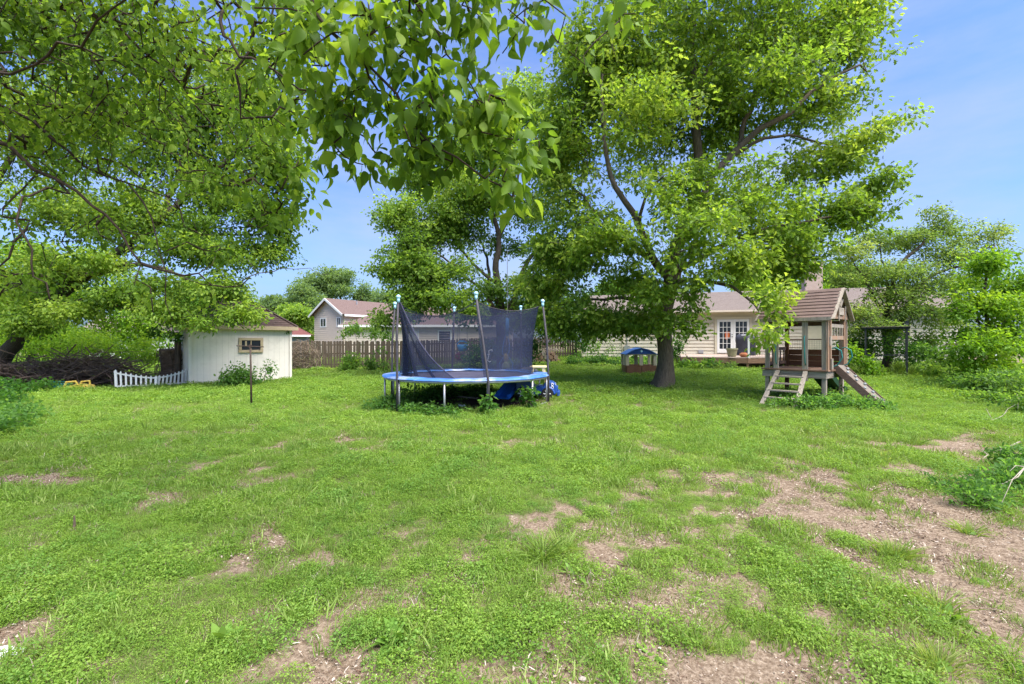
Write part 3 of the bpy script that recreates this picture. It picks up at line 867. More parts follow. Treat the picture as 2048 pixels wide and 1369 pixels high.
# ------------------------------------------------------------------ deck
def deck():
    P = [(5.75, -5.6), (8.7, -6.05), (12.6, -4.0), (12.6, -.06), (5.75, -.06)]
    zt = .47
    r = thing("wooden_deck", "low weathered plank deck in front of the glazed double doors", "deck", HO, HA)
    b = MB(); w_ = .14; y = -6.0
    def xr(y):  # span of the deck outline at y
        xs = []
        for (x0, y0), (x1, y1) in zip(P, P[1:] + P[:1]):
            if (y0 - y) * (y1 - y) <= 0 and abs(y1 - y0) > 1e-6:
                xs.append(x0 + (x1 - x0) * (y - y0) / (y1 - y0))
        return (min(xs), max(xs)) if len(xs) > 1 else None
    while y < -.1:
        s_ = xr(min(y + w_ / 2, -.07))
        if s_: b.box(((s_[0] + s_[1]) / 2, y + w_ / 2, zt - .02), (s_[1] - s_[0], w_ - .008, .04))
        y += w_
    b.build("boards", M['wood_deck'], r)
    rm = MB()
    for p, q in zip(P[:3], P[1:4]):
        rm.bar((*p, zt - .16), (*q, zt - .16), .04, .24)
    rm.build("rim_joist", M['wood_rim'], r)
    ps = MB()
    for p in P[:4]: ps.box((p[0], p[1] + .08, .0), (.1, .1, .9))
    build_split(ps, "footing_post", M['wood_rim'], r)
    # wire railing from the front corner
    a = Vector((8.75, -5.97, zt)); c = Vector((12.5, -4.0, zt)); d = (c - a)
    MB().box(a + Vector((0, 0, .43)), (.08, .08, .98)).build("railing_post", M['white_trim'], r)
    MB().box(c + Vector((0, 0, .43)), (.08, .08, .98)).build("railing_post", M['wood_red'], r)
    MB().bar(a + Vector((0, 0, .86)), c + Vector((0, 0, .86)), .04, .05).build("top_rail", M['wood_red'], r)
    wm = MB()
    n = 44
    for i in range(1, n):
        p = a + d * (i / n); wm.bar(p + Vector((0, 0, .04)), p + Vector((0, 0, .84)), .007, .007)
    for i in range(10):
        z = .05 + i * .086; wm.bar(a + Vector((0, 0, z)), c + Vector((0, 0, z)), .007, .007)
    wm.build("wire_mesh", M['metal_dark'], r)
deck()

# ------------------------------------------------------------------ neighbours' houses beyond the fence
def neighbours():
    O = Vector((-19.35, 48, .1)); rz = math.atan2(.8, .6)
    r = thing("two_storey_house", "beige two storey house with pinkish gabled roof beyond the back fence", "house", O, rz)
    s_, E, R, L = 2.75, 4.62, 6.15, 9.0
    sl = (R - E) / s_
    g = MB()
    # gable wall, siding in local frame facing -x
    z = 0
    while z < R - .05:
        z1 = min(z + .21, R - .05)
        hw0 = s_ if z <= E else s_ - (z - E) / sl; hw1 = s_ if z1 <= E else s_ - (z1 - E) / sl
        g.add([(-.045, hw0, z), (-.045, -hw0, z), (0, -hw1, z1), (0, hw1, z1), (.02, hw0, z), (.02, -hw0, z)], [[0, 1, 2, 3], [4, 5, 1, 0]])
        z = z1
    sd = MB(); sd.siding(0, L, 0, E, board=.21)
    for v in sd.v: g.v.append((v[0], v[1] - s_, v[2]))
    o = len(g.v) - len(sd.v); g.f += [[i + o for i in f] for f in sd.f]
    g.box((L / 2 + .02, 0, E / 2), (L - .05, 2 * s_ - .06, E - .05))
    g.build("wall", M['siding_beige'], r)
    rf = MB(); ov = .45
    rf.courses((-ov, -s_ - ov, E - sl * ov), (L, -s_ - ov, E - sl * ov), (-ov, 0, R), (L, 0, R), 16)
    rf.courses((L, s_ + ov, E - sl * ov), (-ov, s_ + ov, E - sl * ov), (L, 0, R), (-ov, 0, R), 16)
    rf = rf.build("roof", M['asphalt_pink'], r)
    ba = MB()
    for q in (-1, 1):
        ba.bar((-ov - .03, q * (s_ + ov), E - sl * ov - .10), (-ov - .03, 0, R - .10), .05, .22)
    ba.box((L / 2 - .2, -s_ - ov - .02, E - sl * ov - .1), (L, .05, .2))
    build_split(ba, "white_eave_board", M['white_trim'], rf)
    sf = MB(); sf.box((L / 2 - .2, -s_ - ov / 2, E - sl * ov - .16), (L, ov, .02)); sf.build("soffit", M['white_trim'], rf)
    MB().tube([(2.8, -.9, R - .6), (2.8, -.9, R - .1)], .06, 8).build("vent_pipe", M['metal_grey'], rf)
    for yy, ww in ((.95, .95), (-1.95, .55)):
        p = MB().box((-.035, yy, 3.62), (.02, ww, .85)).build("window", M['glass'], r)
        f = MB()
        for dy, dz, sy, sz in ((0, .46, ww + .24, .12), (0, -.46, ww + .24, .12), (ww / 2 + .06, 0, .12, .8), (-ww / 2 - .06, 0, .12, .8), (0, 0, .05, .8)):
            f.box((-.05, yy + dy, 3.62 + dz), (.06, sy, sz))
        f.build("frame", M['white_trim'], p)
    ac = MB(); ac.box((-.3, .4, .75), (.5, 2.2, .7)); ac = ac.build("cooling_unit", M['siding_beige'], r)
    fn = MB()
    for yy in (-.15, .95): fn.box((-.57, yy, .8), (.04, .38, .38))
    build_split(fn, "fan_grille", M['metal_dark'], ac)
    dish = MB(); dish.lathe([(.02, 0), (.22, .03), (.4, .11), (.47, .2), (.46, .2), (.38, .12), (.02, .02)], n=18)
    dm = Matrix.Rotation(math.radians(70), 3, 'X')
    dish.v = [tuple(dm @ Vector(v) + Vector((2.6, -s_ - .75, 3.75))) for v in dish.v]
    dish.tube([(2.6, -s_, 3.4), (2.6, -s_ - .5, 3.4), (2.6, -s_ - .72, 3.7)], .03, 6)
    dish.build("satellite_dish", M['metal_dark'], r, smooth=True)
    # single storey wing
    O2 = Vector((-15.6, 42.4, .1))
    r = thing("beige_bungalow", "low beige lap sided bungalow showing over the fence through the trampoline net", "house", O2, math.atan2(-.04, 1))
    w_ = MB(); w_.siding(0, 15.5, 0, 3.15, board=.21); w_.box((7.75, 3.5, 1.55), (15.4, 6.9, 3.1)); w_.build("wall", M['siding_beige'], r)
    rf = MB(); rf.courses((-.4, -.5, 3.1), (16, -.5, 3.1), (3.4, 3.6, 5.0), (12.4, 3.6, 5.0), 18)
    rf.courses((16, 7.5, 3.1), (-.4, 7.5, 3.1), (12.4, 3.6, 5.0), (3.4, 3.6, 5.0), 18)
    rf.courses((-.4, 7.5, 3.1), (-.4, -.5, 3.1), (3.4, 3.6, 5.0), (3.4, 3.6, 5.0), 18); rf.courses((16, -.5, 3.1), (16, 7.5, 3.1), (12.4, 3.6, 5.0), (12.4, 3.6, 5.0), 18)
    rf = rf.build("roof", M['asphalt_pink'], r)
    e = MB(); e.box((7.8, -.52, 3.02), (16.4, .06, .2)); e.build("white_eave_board", M['white_trim'], rf)
    window(r, 9.4, 2.05, 1.05, 1.1, frame='white_trim', fw=.12)
    MB().box((6.4, -.05, 1.6), (.9, .05, 2.0)).build("door", M['white_trim'], r)
    tr = MB()
    for x in (5.85, 6.95): tr.box((x, -.05, 1.6), (.12, .07, 2.2))
    build_split(tr, "door_trim", M['white_trim'], r)
    # small red roofed house at the shed corner
    O3 = Vector((-21.6, 41.0, .0))
    r = thing("red_roofed_house", "small grey house with a dull red roof between shed and two storey house", "house", O3, .35)
    MB().box((0, 2, 1.2), (5.6, 4, 2.4)).build("wall", M['grey_wall'], r)
    rf = MB(); rf.courses((-3.2, -.4, 2.3), (3.2, -.4, 2.3), (-3.2, 2, 3.5), (1.2, 2, 3.5), 9); rf.courses((3.2, 4.4, 2.3), (-3.2, 4.4, 2.3), (1.2, 2, 3.5), (-3.2, 2, 3.5), 9)
    rf.courses((3.2, -.4, 2.3), (3.2, 4.4, 2.3), (1.2, 2, 3.5), (1.2, 2, 3.5), 9)
    rf = rf.build("roof", M['asphalt_red'], r)
    e = MB(); e.box((0, -.42, 2.22), (6.4, .05, .16)); e.build("white_eave_board", M['white_trim'], rf)
    window(r, .8, 1.65, 1.2, .7, frame='white_trim', fw=.1)
    # pale house glimpsed under the branches at the far left
    O4 = W(262, 700, 42); O4.z = .1
    r = thing("grey_roofed_house", "pale house with greyish roof glimpsed under branches left of shed", "house", O4, .1)
    MB().box((0, 2.5, 1.25), (8, 5, 2.5)).build("wall", M['white_trim'], r)
    rf = MB(); rf.courses((-4.4, -.5, 2.45), (4.4, -.5, 2.45), (-4.4, 2.5, 4.1), (4.4, 2.5, 4.1), 12); rf.courses((4.4, 5.5, 2.45), (-4.4, 5.5, 2.45), (4.4, 2.5, 4.1), (-4.4, 2.5, 4.1), 12)
    rf.build("roof", M['asphalt_tan'], r)
    window(r, 1.4, 1.4, .9, .9, frame='white_trim', fw=.1); window(r, -1.6, 1.4, .9, .9, frame='white_trim', fw=.1)
neighbours()
# ------------------------------------------------------------------ trampoline
def trampoline():
    r = thing("trampoline", "round trampoline with blue edge pad inside a sagging dark safety net", "trampoline", TR)
    R = 2.14; zr = .71
    cs = lambda a, q=R: Vector((q * math.cos(math.radians(a)), q * math.sin(math.radians(a)), 0))
    g = lambda p: gz(TR.x + p.x, TR.y + p.y) - TR.z
    MB().tube([cs(a) + Vector((0, 0, zr)) for a in range(0, 360, 5)], .034, 8, closed=True).build("frame_ring", M['metal_grey'], r, smooth=True)
    for a0 in (-98, -38, 22, 82, 142, 202):
        lg = MB()
        p, q = cs(a0), cs(a0 + 26)
        for c in (p, q): lg.tube([c + Vector((0, 0, zr)), c * 1.0 + Vector((0, 0, g(c) + .02))], .024, 8)
        lg.tube([p + Vector((0, 0, g(p) + .025)), cs(a0 + 9, R * .97) + Vector((0, 0, g(p) + .025)), cs(a0 + 17, R * .97) + Vector((0, 0, g(q) + .025)), q + Vector((0, 0, g(q) + .025))], .024, 8)
        lg.build("leg", M['metal_grey'], r, smooth=True)
    # pad: slightly puffy annulus, mat, springs cloth
    pd = MB(); prof = [(1.74, .0), (1.76, .035), (1.9, .05), (2.08, .045), (2.19, .03), (2.20, .0)]
    n = 96
    for j in range(n):
        a = 360 * j / n
        for rr, dz in prof:
            wv = .006 * math.sin(a * .35) + .005 * math.sin(a * .13 + 2)
            pd.v.append(cs(a, rr) + Vector((0, 0, zr + .03 + dz + wv * (1 if rr < 2.1 else .5))))
    k = len(prof)
    for j in range(n):
        for i in range(k - 1):
            pd.f.append([j * k + i, j * k + i + 1, ((j + 1) % n) * k + i + 1, ((j + 1) % n) * k + i])
    pd.build("edge_pad", M['pad_blue'], r, smooth=True)
    mt = MB(); mt.lathe([(.001, zr - .005), (.6, zr - .002), (1.2, zr + .004), (1.78, zr + .012), (1.78, zr - .002), (.001, zr - .012)], n=64); mt.build("jumping_mat", M['mat_dark'], r, smooth=True)
    # poles with caps
    P = [-72, -12, 48, 108, 168, 228]
    lean = {-72: (-.27, .0), -12: (-.12, 0), 48: (.02, 0), 108: (.06, 0), 168: (.06, 0), 228: (0, 0)}
    top = {}
    for a in P:
        b = cs(a, R + .05); t = cs(a, R + .02) + Vector((*lean[a], 2.62 + random.uniform(-.02, .02))); top[a] = t
        po = MB(); po.tube([b + Vector((0, 0, g(b) + .05)), b + Vector((0, 0, zr)), b.lerp(t, .6) * 1.0 + Vector((0, 0, 0)) if False else (b + Vector((0, 0, zr))).lerp(t, .5) + cs(a, .03), t], [.026, .028, .028, .024], 10)
        po = po.build("pole", M['foam_pole'], r, smooth=True)
        c = MB(); c.ball(t + Vector((0, 0, .05)), .052, 12); c.tube([t + Vector((0, 0, -.09)), t + Vector((0, 0, .02))], .034, 10); c.build("pole_cap", M['finial'], po, smooth=True)
    # net: panels between the poles, top edge sagging from the caps
    def panel(a0, a1, sag, name="net_panel", nseg=20, pull=.0, parent=None):
        t0, t1 = top[a0] - Vector((0, 0, .08)), top[a1] - Vector((0, 0, .08))
        if a1 < a0: a1 += 360
        mb = MB(); nz = 10
        for i in range(nseg + 1):
            u = i / nseg; a = a0 + (a1 - a0) * u
            tp = t0.lerp(t1, u); tp.z -= sag * (4 * u * (1 - u)) ** .8
            c = Vector((tp.x, tp.y, 0)); tp -= c * (.05 + .05 * 4 * u * (1 - u))
            bt = cs(a, 1.77) + Vector((0, 0, zr + .06))
            for j in range(nz + 1):
                v = j / nz
                q = bt.lerp(tp, v)
                bow = math.sin(math.pi * v) * (.05 + .02 * math.sin(u * 17 + a0))
                q -= Vector((q.x, q.y, 0)).normalized() * bow
                mb.v.append(q)
        for i in range(nseg):
            for j in range(nz):
                o = i * (nz + 1) + j
                mb.f.append([o, o + nz + 1, o + nz + 2, o + 1])
        pn = mb.build(name, M['net'], parent or r, smooth=True)
        e = MB(); e.tube([mb.v[i * (nz + 1) + nz] for i in range(nseg + 1)], .008, 5); e.build("top_hem", M['foam_pole'], pn)
        e = MB(); e.tube([mb.v[i * (nz + 1)] for i in range(nseg + 1)], .012, 5); e.build("bottom_hem", M['mat_dark'], pn)
        return pn
    panel(-72, -12, .17); panel(-12, 48, .14); panel(48, 108, .15); panel(108, 168, .18); panel(168, 228, .16)
    # open door: the front left panel is drawn aside and hangs in folds from the left pole
    dr = MB(); nf, nz = 26, 14
    t0 = top[228] - Vector((0, 0, .06))
    for i in range(nf + 1):
        u = i / nf
        a = 206 + 58 * u
        bt = cs(a, 1.74) + Vector((0, 0, zr + .05)); bt += Vector((.10 * math.sin(u * 21), .09 * math.cos(u * 17), 0))
        for j in range(nz + 1):
            v = j / nz
            q = bt.lerp(t0 + Vector((.05 * u, -.03 * u, -.02)), v)
            q += Vector((.42 * math.sin(math.pi * v) * (.55 - u) * .35, 0, -.55 * math.sin(math.pi * v) * (.12 + .25 * u)))
            q += Vector((.035 * math.sin(u * 31) * (1 - v), .04 * math.cos(u * 27) * (1 - v), 0))
            if j == 0: q.z = zr + .06
            dr.v.append(q)
    for i in range(nf):
        for j in range(nz):
            o = i * (nz + 1) + j; dr.f.append([o, o + nz + 1, o + nz + 2, o + 1])
    d = dr.build("net_door", M['net'], r, smooth=True, label="net door drawn aside in folds from the left pole")
    e = MB(); e.tube([dr.v[nf * (nz + 1) + j] for j in range(nz + 1)], .014, 5); e.tube([dr.v[(nf // 2) * (nz + 1) + j] for j in range(nz + 1)], .012, 5)
    e.tube([dr.v[j] for j in range(nz + 1)], .012, 5); e.build("door_hem", M['mat_dark'], d)
    # front top hem sagging across the doorway
    a, b = top[228] - Vector((0, 0, .1)), top[-72] - Vector((0, 0, .1))
    pts = [a.lerp(b, i / 16) - Vector((0, 0, .30 * 4 * (i / 16) * (1 - i / 16))) for i in range(17)]
    lo = [p + Vector((0, 0, -.04)) for p in pts]
    pn = MB().ribbon([p for p in pts], (0, .01, -.05)).build("net_door_hem", M['net'], r)
    # small white emblem printed on the net
    c = cs(-66, 1.66); ex = Vector((-math.sin(math.radians(-66)), math.cos(math.radians(-66)), 0))
    lg = MB()
    def st(x0, z0, x1, z1): lg.bar(c + ex * x0 + Vector((0, 0, 1.28 + z0)), c + ex * x1 + Vector((0, 0, 1.28 + z1)), .016, .004, up=(ex.y, -ex.x, 0))
    st(-.02, .13, -.02, .03); st(-.02, .13, .05, .15); st(-.02, .03, -.05, -.10); st(-.05, -.10, .0, -.14); st(-.05, .04, .0, .04); st(.06, .16, .06, .11); st(0, -.14, .03, -.12)
    lg.build("emblem", M['white_plastic'], r)
trampoline()

# blue toddler slide standing under the trampoline
def toy_slide():
    b = G(1003, 798); b.y -= .15; b.z = gz(b.x, b.y)
    r = thing("toy_slide", "small bright blue plastic slide with tan steps under the trampoline", "toy slide", b, -.55)
    pts = [(0, 0, .05), (0, .12, .07), (0, .55, .33), (0, .80, .50), (0, .95, .56), (0, 1.1, .56)]
    ch = MB(); n = len(pts)
    prof = [(-.235, .10), (-.20, .10), (-.17, .0), (.17, .0), (.20, .10), (.235, .10), (.235, -.03), (-.235, -.03)]
    for p in pts:
        for x, z in prof: ch.v.append((x, p[1] - z * .45, p[2] + z * .9))
    k = len(prof)
    for i in range(n - 1):
        for j in range(k):
            ch.f.append([i * k + j, i * k + (j + 1) % k, (i + 1) * k + (j + 1) % k, (i + 1) * k + j])
    ch.f.append(list(range(k))); ch.f.append([(n - 1) * k + j for j in range(k)][::-1])
    ch.build("chute", M['blue_plastic'], r, bevel=.008)
    for s_ in (-1, 1):
        sd = MB(); sd.prism([(s_ * .24, 1.06, -.02), (s_ * .24, 1.5, -.02), (s_ * .24, 1.2, .60), (s_ * .24, 1.02, .60)], (s_ * .04, 0, 0)); sd.build("side_panel", M['tan_plastic'], r, bevel=.01)
    stp = MB()
    for i in range(3): stp.box((0, 1.42 - .1 * i, .12 + .17 * i), (.46, .14, .05))
    build_split(stp, "step", M['brown_plastic'], r)
toy_slide()

# navy ride-on toy truck
def toy_truck():
    b = G(1071, 797); b.y += .0; b.z = gz(b.x, b.y)
    r = thing("ride_on_truck", "navy blue ride-on toy truck with number on its nose, parked by trampoline edge", "toy truck", b, -.10)
    bd = MB()
    # body outline in x-z, extruded in y (front at +x)
    out = [(-.52, .17), (-.52, .50), (-.10, .50), (-.02, .36), (.22, .36), (.28, .50), (.50, .47), (.57, .40), (.60, .18), (.50, .12), (-.45, .12)]
    bd.prism([(x, -.27, z) for x, z in out][::-1], (0, .54, 0))
    bd.build("body", M['navy_plastic'], r, bevel=.02)
    bp = MB(); bp.box((.64, 0, .16), (.08, .56, .12)); bp.box((.60, 0, .30), (.05, .42, .10)); build_split(bp, "bumper", M['navy_plastic'], r, bevel=.012)
    for s_ in (-1, 1):
        ar = MB(); ar.tube([(.33 + .19 * math.cos(t), s_ * .275, .15 + .19 * math.sin(t)) for t in np.linspace(.1, math.pi - .1, 9)], .03, 6); ar.build("wheel_arch", M['navy_plastic'], r)
        for x in (.33, -.36):
            wh = MB(); Rm = Matrix.Rotation(math.pi / 2, 3, 'X')
            wh.lathe([(.06, -.05), (.15, -.055), (.17, -.035), (.17, .035), (.15, .055), (.06, .05)], n=18)
            wh.v = [tuple(Rm @ Vector(v) + Vector((x, s_ * .25, .165))) for v in wh.v]
            w_ = wh.build("wheel", M['rubber'], r)
            rim = MB()
            for q in range(6):
                t = q * math.pi / 3; rim.bar((x + .03 * math.cos(t), s_ * .312, .165 + .03 * math.sin(t)), (x + .10 * math.cos(t), s_ * .312, .165 + .10 * math.sin(t)), .024, .012, up=(0, 1, 0))
            rim.ball((x, s_ * .312, .165), .035, 8)
            rim.build("rim", M['white_plastic'], w_)
        hl = MB(); hl.ball((.54, s_ * .2, .385), .05, 10, sq=(.7, 1, .8)); hl.build("headlight", M['white_plastic'], r)
        rp = MB(); rp.bar((-.12, s_ * .24, .48), (-.05, s_ * .22, .86), .05, .05); rp.bar((.30, s_ * .24, .46), (.22, s_ * .22, .86), .06, .06); build_split(rp, "roof_post", M['pale_yellow'], r)
    MB().box((.08, 0, .88), (.46, .54, .05)).build("roof", M['pale_yellow'], r, bevel=.02)
    st = MB(); st.tube([(.20 + .06 * math.cos(t) * .5, .13 * math.sin(t), .56 + .06 * math.cos(t)) for t in np.linspace(0, 2 * math.pi, 13)[:-1]], .014, 6, closed=True); st.build("steering_wheel", M['rubber'], r)
    MB().box((-.16, 0, .45), (.1, .42, .3)).build("seat_back", M['yellow_plastic'], r, bevel=.02)
    # white number 8 on the flank near the nose
    nm = MB()
    for zc in (.335, .415):
        nm.tube([(.47 + .028 * math.cos(t), -.279, zc + .036 * math.sin(t)) for t in np.linspace(0, 2 * math.pi, 11)[:-1]], .009, 4, closed=True)
    nm.build("number", M['white_plastic'], r)
    nm2 = MB(); nm2.prism([(.30, -.278, .40), (.38, -.278, .36), (.40, -.278, .40), (.34, -.278, .44)], (0, -.006, 0)); nm2.build("decal", M['white_plastic'], r)
toy_truck()

def board():
    p = G(935, 797); r = MB(); r.box((0, 0, .03), (.62, .14, .025), (0.02, .05, -.35)); r.build("loose_board", M['wood_grey_x'], None, loc=p, bevel=.004, label="short pale plank lying on the soil under the trampoline", cat="board")
    p = G(922, 814); r = MB(); r.box((0, 0, .03), (.12, .07, .03), (.2, .3, .4)).ball((.08, .02, .03), .03, 8); r.build("plastic_scrap", M['white_plastic'], None, loc=p, label="tiny pale scrap on the dark soil below the trampoline", cat="scrap")
board()

# ------------------------------------------------------------------ toddler playhouse (blue roof)
def playhouse():
    b = G(1277, 749)
    r = thing("toy_playhouse", "small tan and brown plastic playhouse with blue gabled roof beside oak trunk", "playhouse", b, -.06)
    Wd, D = 1.16, 1.0
    bs = MB()
    for y in (-D / 2, D / 2):
        for x in (-Wd / 4, Wd / 4): bs.box((x, y, .19), (Wd / 2 - .015, .06, .40), taper=.99)
        bs.box((0, y - .004, .36), (Wd + .02, .06, .035))
    for x in (-Wd / 2, Wd / 2): bs.box((x, 0, .19), (.06, D - .07, .40))
    build_split(bs, "base_wall", M['brown_plastic'], r, bevel=.012)
    for y in (-D / 2, D / 2):
        for x, ww in ((-Wd / 2 + .03, .14), (0, .15), (Wd / 2 - .03, .14)):
            MB().box((x, y, .60), (ww, .055, .43), taper=.96).build("wall_post", M['tan_plastic'], r, bevel=.015)
    for x in (-Wd / 2, Wd / 2):
        MB().box((x, 0, .60), (.05, .3, .43)).build("wall_post", M['tan_plastic'], r, bevel=.012)
    lt = MB()
    for y in (-D / 2, D / 2): lt.box((0, y, .83), (Wd + .04, .06, .05))
    build_split(lt, "lintel", M['tan_plastic'], r, bevel=.01)
    for x in (-.28, .28):
        cv = MB(); cv.prism([(x - .2, -D / 2 - .035, .40), (x + .2, -D / 2 - .035, .40), (x + .12, -D / 2 - .035, .435), (x - .12, -D / 2 - .035, .435)], (0, .03, 0)); cv.build("window_sill", M['brown_plastic'], r)
    g = MB()
    for y in (-D / 2 - .06, D / 2 + .02):
        g.prism([(-Wd / 2 - .03, y, .85), (Wd / 2 + .03, y, .85), (.30, y, 1.02), (0, y, 1.085), (-.30, y, 1.02)], (0, .04, 0))
    build_split(g, "gable", M['playblue'], r, bevel=.006)
    rf = MB()
    top = [(-Wd / 2 - .06, .845), (-.30, 1.03), (0, 1.10), (.30, 1.03), (Wd / 2 + .06, .845)]
    pr = top + [(x * .97, z - .03) for x, z in top[::-1]]
    rf.prism([(x, -D / 2 - .10, z) for x, z in pr], (0, D + .2, 0)); rf.build("roof", M['sky_plastic'] if False else M['pad_blue'], r)
    lg = MB(); Rm = Matrix.Rotation(math.pi / 2, 3, 'X'); lg.lathe([(.045, 0), (.045, .01)], n=12)
    lg.v = [tuple(Rm @ Vector(v) + Vector((0, -D / 2 - .064, .965))) for v in lg.v]; lg.build("round_emblem", M['finial'], r)
playhouse()

# ------------------------------------------------------------------ wooden playset tower
def playset():
    C = at(1652, 11.2)
    r = thing("playset_tower", "weathered wooden play tower with plank gabled roof, ladder and climbing ramp", "playset", C, math.atan2(.64, .77))
    r.scale = (.965, .965, .975)
    A, B = 1.52, 1.46; zf = .93; zt = 2.24
    def part(name, mb, m, **k): return mb.build(name, M[m], r, bevel=k.pop('bevel', .004), **k)
    for i, (x, y) in enumerate(((.05, .05), (A - .05, .05), (.05, B - .05), (A - .05, B - .05))):
        g = gz((C + Matrix.Rotation(r.rotation_euler.z, 3, 'Z') @ Vector((x, y, 0))).x, C.y + .5) - C.z
        part("post", MB().bar((x, y, -.08), (x + random.uniform(-.01, .01), y, zt), .095, .095, up=(0, 1, 0)), 'wood_grey' if i != 3 else 'wood_brown')
    rb = MB()
    rb.bar((-.005, -.02, zf - .14), (-.005, B + .06, zf - .14), .05, .17); rb.bar((A, -.02, zf - .14), (A, B + .02, zf - .14), .05, .17)
    rb.bar((.02, .0, zf - .135), (A - .03, .0, zf - .135), .05, .165); rb.bar((.02, B, zf - .135), (A - .03, B, zf - .135), .05, .165)
    part("floor_beam", rb, 'wood_grey_x')
    fl = MB(); n = 10
    for i in range(n): fl.box(((i + .5) * (A + .16) / n - .08, B / 2, zf - .02), ((A + .16) / n - .008, B + .14, .04))
    part("floor", fl, 'wood_rim')
    # ladder opening posts with green grab handles (front left face, x = 0)
    for y in (.46, 1.16):
        p = part("post", MB().bar((-.035, y, zf - .30), (-.035, y, zt), .13, .045, up=(1, 0, 0)), 'wood_grey')
        h = MB(); h.tube([(-.06, y - .02, 1.05), (-.10, y - .02, 1.10), (-.105, y - .01, 1.4), (-.10, y, 1.74), (-.06, y, 1.80)], .014, 8)
        h.build("grab_handle", M['teal_plastic'], p, smooth=True)
    # doubled posts by the climbing ramp (y = 0 face)
    for x, m_ in ((-.02, 'wood_orange'), (.17, 'wood_orange'), (A - .18, 'wood_orange'), (A + .01, 'wood_orange')):
        part("post", MB().bar((x, -.045, zf - .02), (x, -.045, zt + .05), .075, .045, up=(0, 1, 0)), m_)
    bk = MB()
    bk.bar((.17, -.085, .95), (.17, -.085, 1.22), .10, .035, up=(0, 1, 0)); bk2 = MB(); bk2.bar((.04, -.085, 1.55), (.04, -.085, 1.78), .09, .035, up=(0, 1, 0))
    part("cleat", bk, 'wood_grey'); part("cleat", bk2, 'wood_grey')
    for k in (0, 1):
        x = .32 + k * .86
        h = MB(); h.tube([(x, -.05, 1.0), (x, -.16, 1.05), (x, -.27, 1.25), (x, -.24, 1.42), (x, -.12, 1.50), (x, -.04, 1.47)], .015, 8)
        part("hoop_handle", h, 'teal_plastic', bevel=0)
    # back wall boards and side rail
    bw = MB()
    for i in range(3): bw.bar((A - .03, .09, zf + .09 + i * .165), (A - .03, B - .09, zf + .09 + i * .165), .03, .155)
    part("back_wall", bw, 'wood_brown')
    br = MB(); br.bar((.09, B - .03, zf + .52), (A - .09, B - .03, zf + .52), .035, .09); br.bar((.09, B - .03, zf + .12), (A - .09, B - .03, zf + .12), .035, .09)
    for i in range(5): br.bar((.2 + i * .27, B - .03, zf + .13), (.2 + i * .27, B - .03, zf + .5), .045, .03, up=(0, 1, 0))
    part("side_rail", br, 'wood_red')
    br = MB(); br.bar((A - .02, .08, zt - .08), (A - .02, B - .08, zt - .08), .04, .12); br.bar((.02, .08, zt - .02), (.02, B - .08, zt - .02), .04, .10)
    br.bar((.09, B - .03, zt - .03), (A - .09, B - .03, zt - .03), .04, .10); part("top_beam", br, 'wood_red')
    # spindle window over the ramp entrance
    sp = MB(); sp.bar((.2, -.03, 2.06), (A - .2, -.03, 2.06), .03, .09)
    for i in range(5): sp.bar((.32 + i * .22, -.03, 1.80), (.32 + i * .22, -.03, 2.02), .035, .035, up=(0, 1, 0))
    part("spindle_rail", sp, 'wood_grey')
    part("spindle_sill", MB().bar((.2, -.03, 1.75), (A - .2, -.03, 1.75), .035, .10), 'wood_orange')
    # roof
    e, zr = .10, 3.02; z0 = zt - .02
    rf = MB(); n = 9
    for s_ in (0, 1):
        X = lambda q: (-e + (A / 2 + e) * q) if s_ == 0 else (A + e - (A / 2 + e) * q)
        for i in range(n):
            a, b = i / n, (i + 1) / n + .02
            za, zb = z0 + (zr - z0) * a + .03, z0 + (zr - z0) * b + .005
            xa, xb = X(a), X(min(b, 1.0)); y0, y1 = -.15 + random.uniform(-.01, .01), B + .16 + random.uniform(-.015, .015)
            nx = (-1 if s_ == 0 else 1) * .014
            rf.add([(xa, y0, za), (xa, y1, za), (xb, y1, zb), (xb, y0, zb), (xa + nx, y0, za + .012), (xa + nx, y1, za + .012), (xb + nx, y1, zb + .012), (xb + nx, y0, zb + .012)],
                   [[0, 1, 2, 3], [7, 6, 5, 4], [0, 4, 5, 1], [1, 5, 6, 2], [2, 6, 7, 3], [3, 7, 4, 0]])
    roof = part("roof", rf, 'roof_wood', bevel=0)
    vb = MB()
    for y in (-.165, B + .175):
        vb.bar((-e - .02, y, z0 - .01), (A / 2, y, zr + .02), .03, .10, up=(0, 1, 0)); vb.bar((A + e + .02, y, z0 - .01), (A / 2, y, zr + .02), .03, .10, up=(0, 1, 0))
    vb.bar((-e - .01, -.14, z0 + .01), (-e - .01, B + .15, z0 + .01), .03, .09)
    vb.build("barge_board", M['wood_grey'], roof)
    gp = MB()
    def xa(z): return -e + (A / 2 + e) * (z - z0) / (zr - z0)
    for za, zb in ((z0 + .02, z0 + .165), (z0 + .17, z0 + .31)):
        gp.prism([(xa(za) + .05, -.10, za), (A - xa(za) - .05, -.10, za), (A - xa(zb) - .05, -.10, zb), (xa(zb) + .05, -.10, zb)], (0, .03, 0))
    part("gable_panel", gp, 'wood_orange')
    part("gable_panel", MB().box((A / 2 + .02, -.12, z0 + .22), (.46, .025, .19)), 'wood_grey_x', label="grey board panel in the gable")
    tr = MB()
    for x in (-.26, .26): tr.bar((A / 2, -.115, z0 + .33), (A / 2 + x * .75, -.115, zr - .26), .05, .03, up=(0, 1, 0))
    tr.bar((A / 2, -.12, z0 + .33), (A / 2, -.12, zr - .06), .05, .03, up=(0, 1, 0))
    for x in (-.24, .3): tr.bar((A / 2 + x, -.145, z0 - .04), (A / 2 + x, -.145, z0 + .36), .035, .025, up=(0, 1, 0))
    part("gable_strut", tr, 'wood_grey')
    # ladder down from the front left face
    ld = MB()
    y0, y1 = .44, 1.10
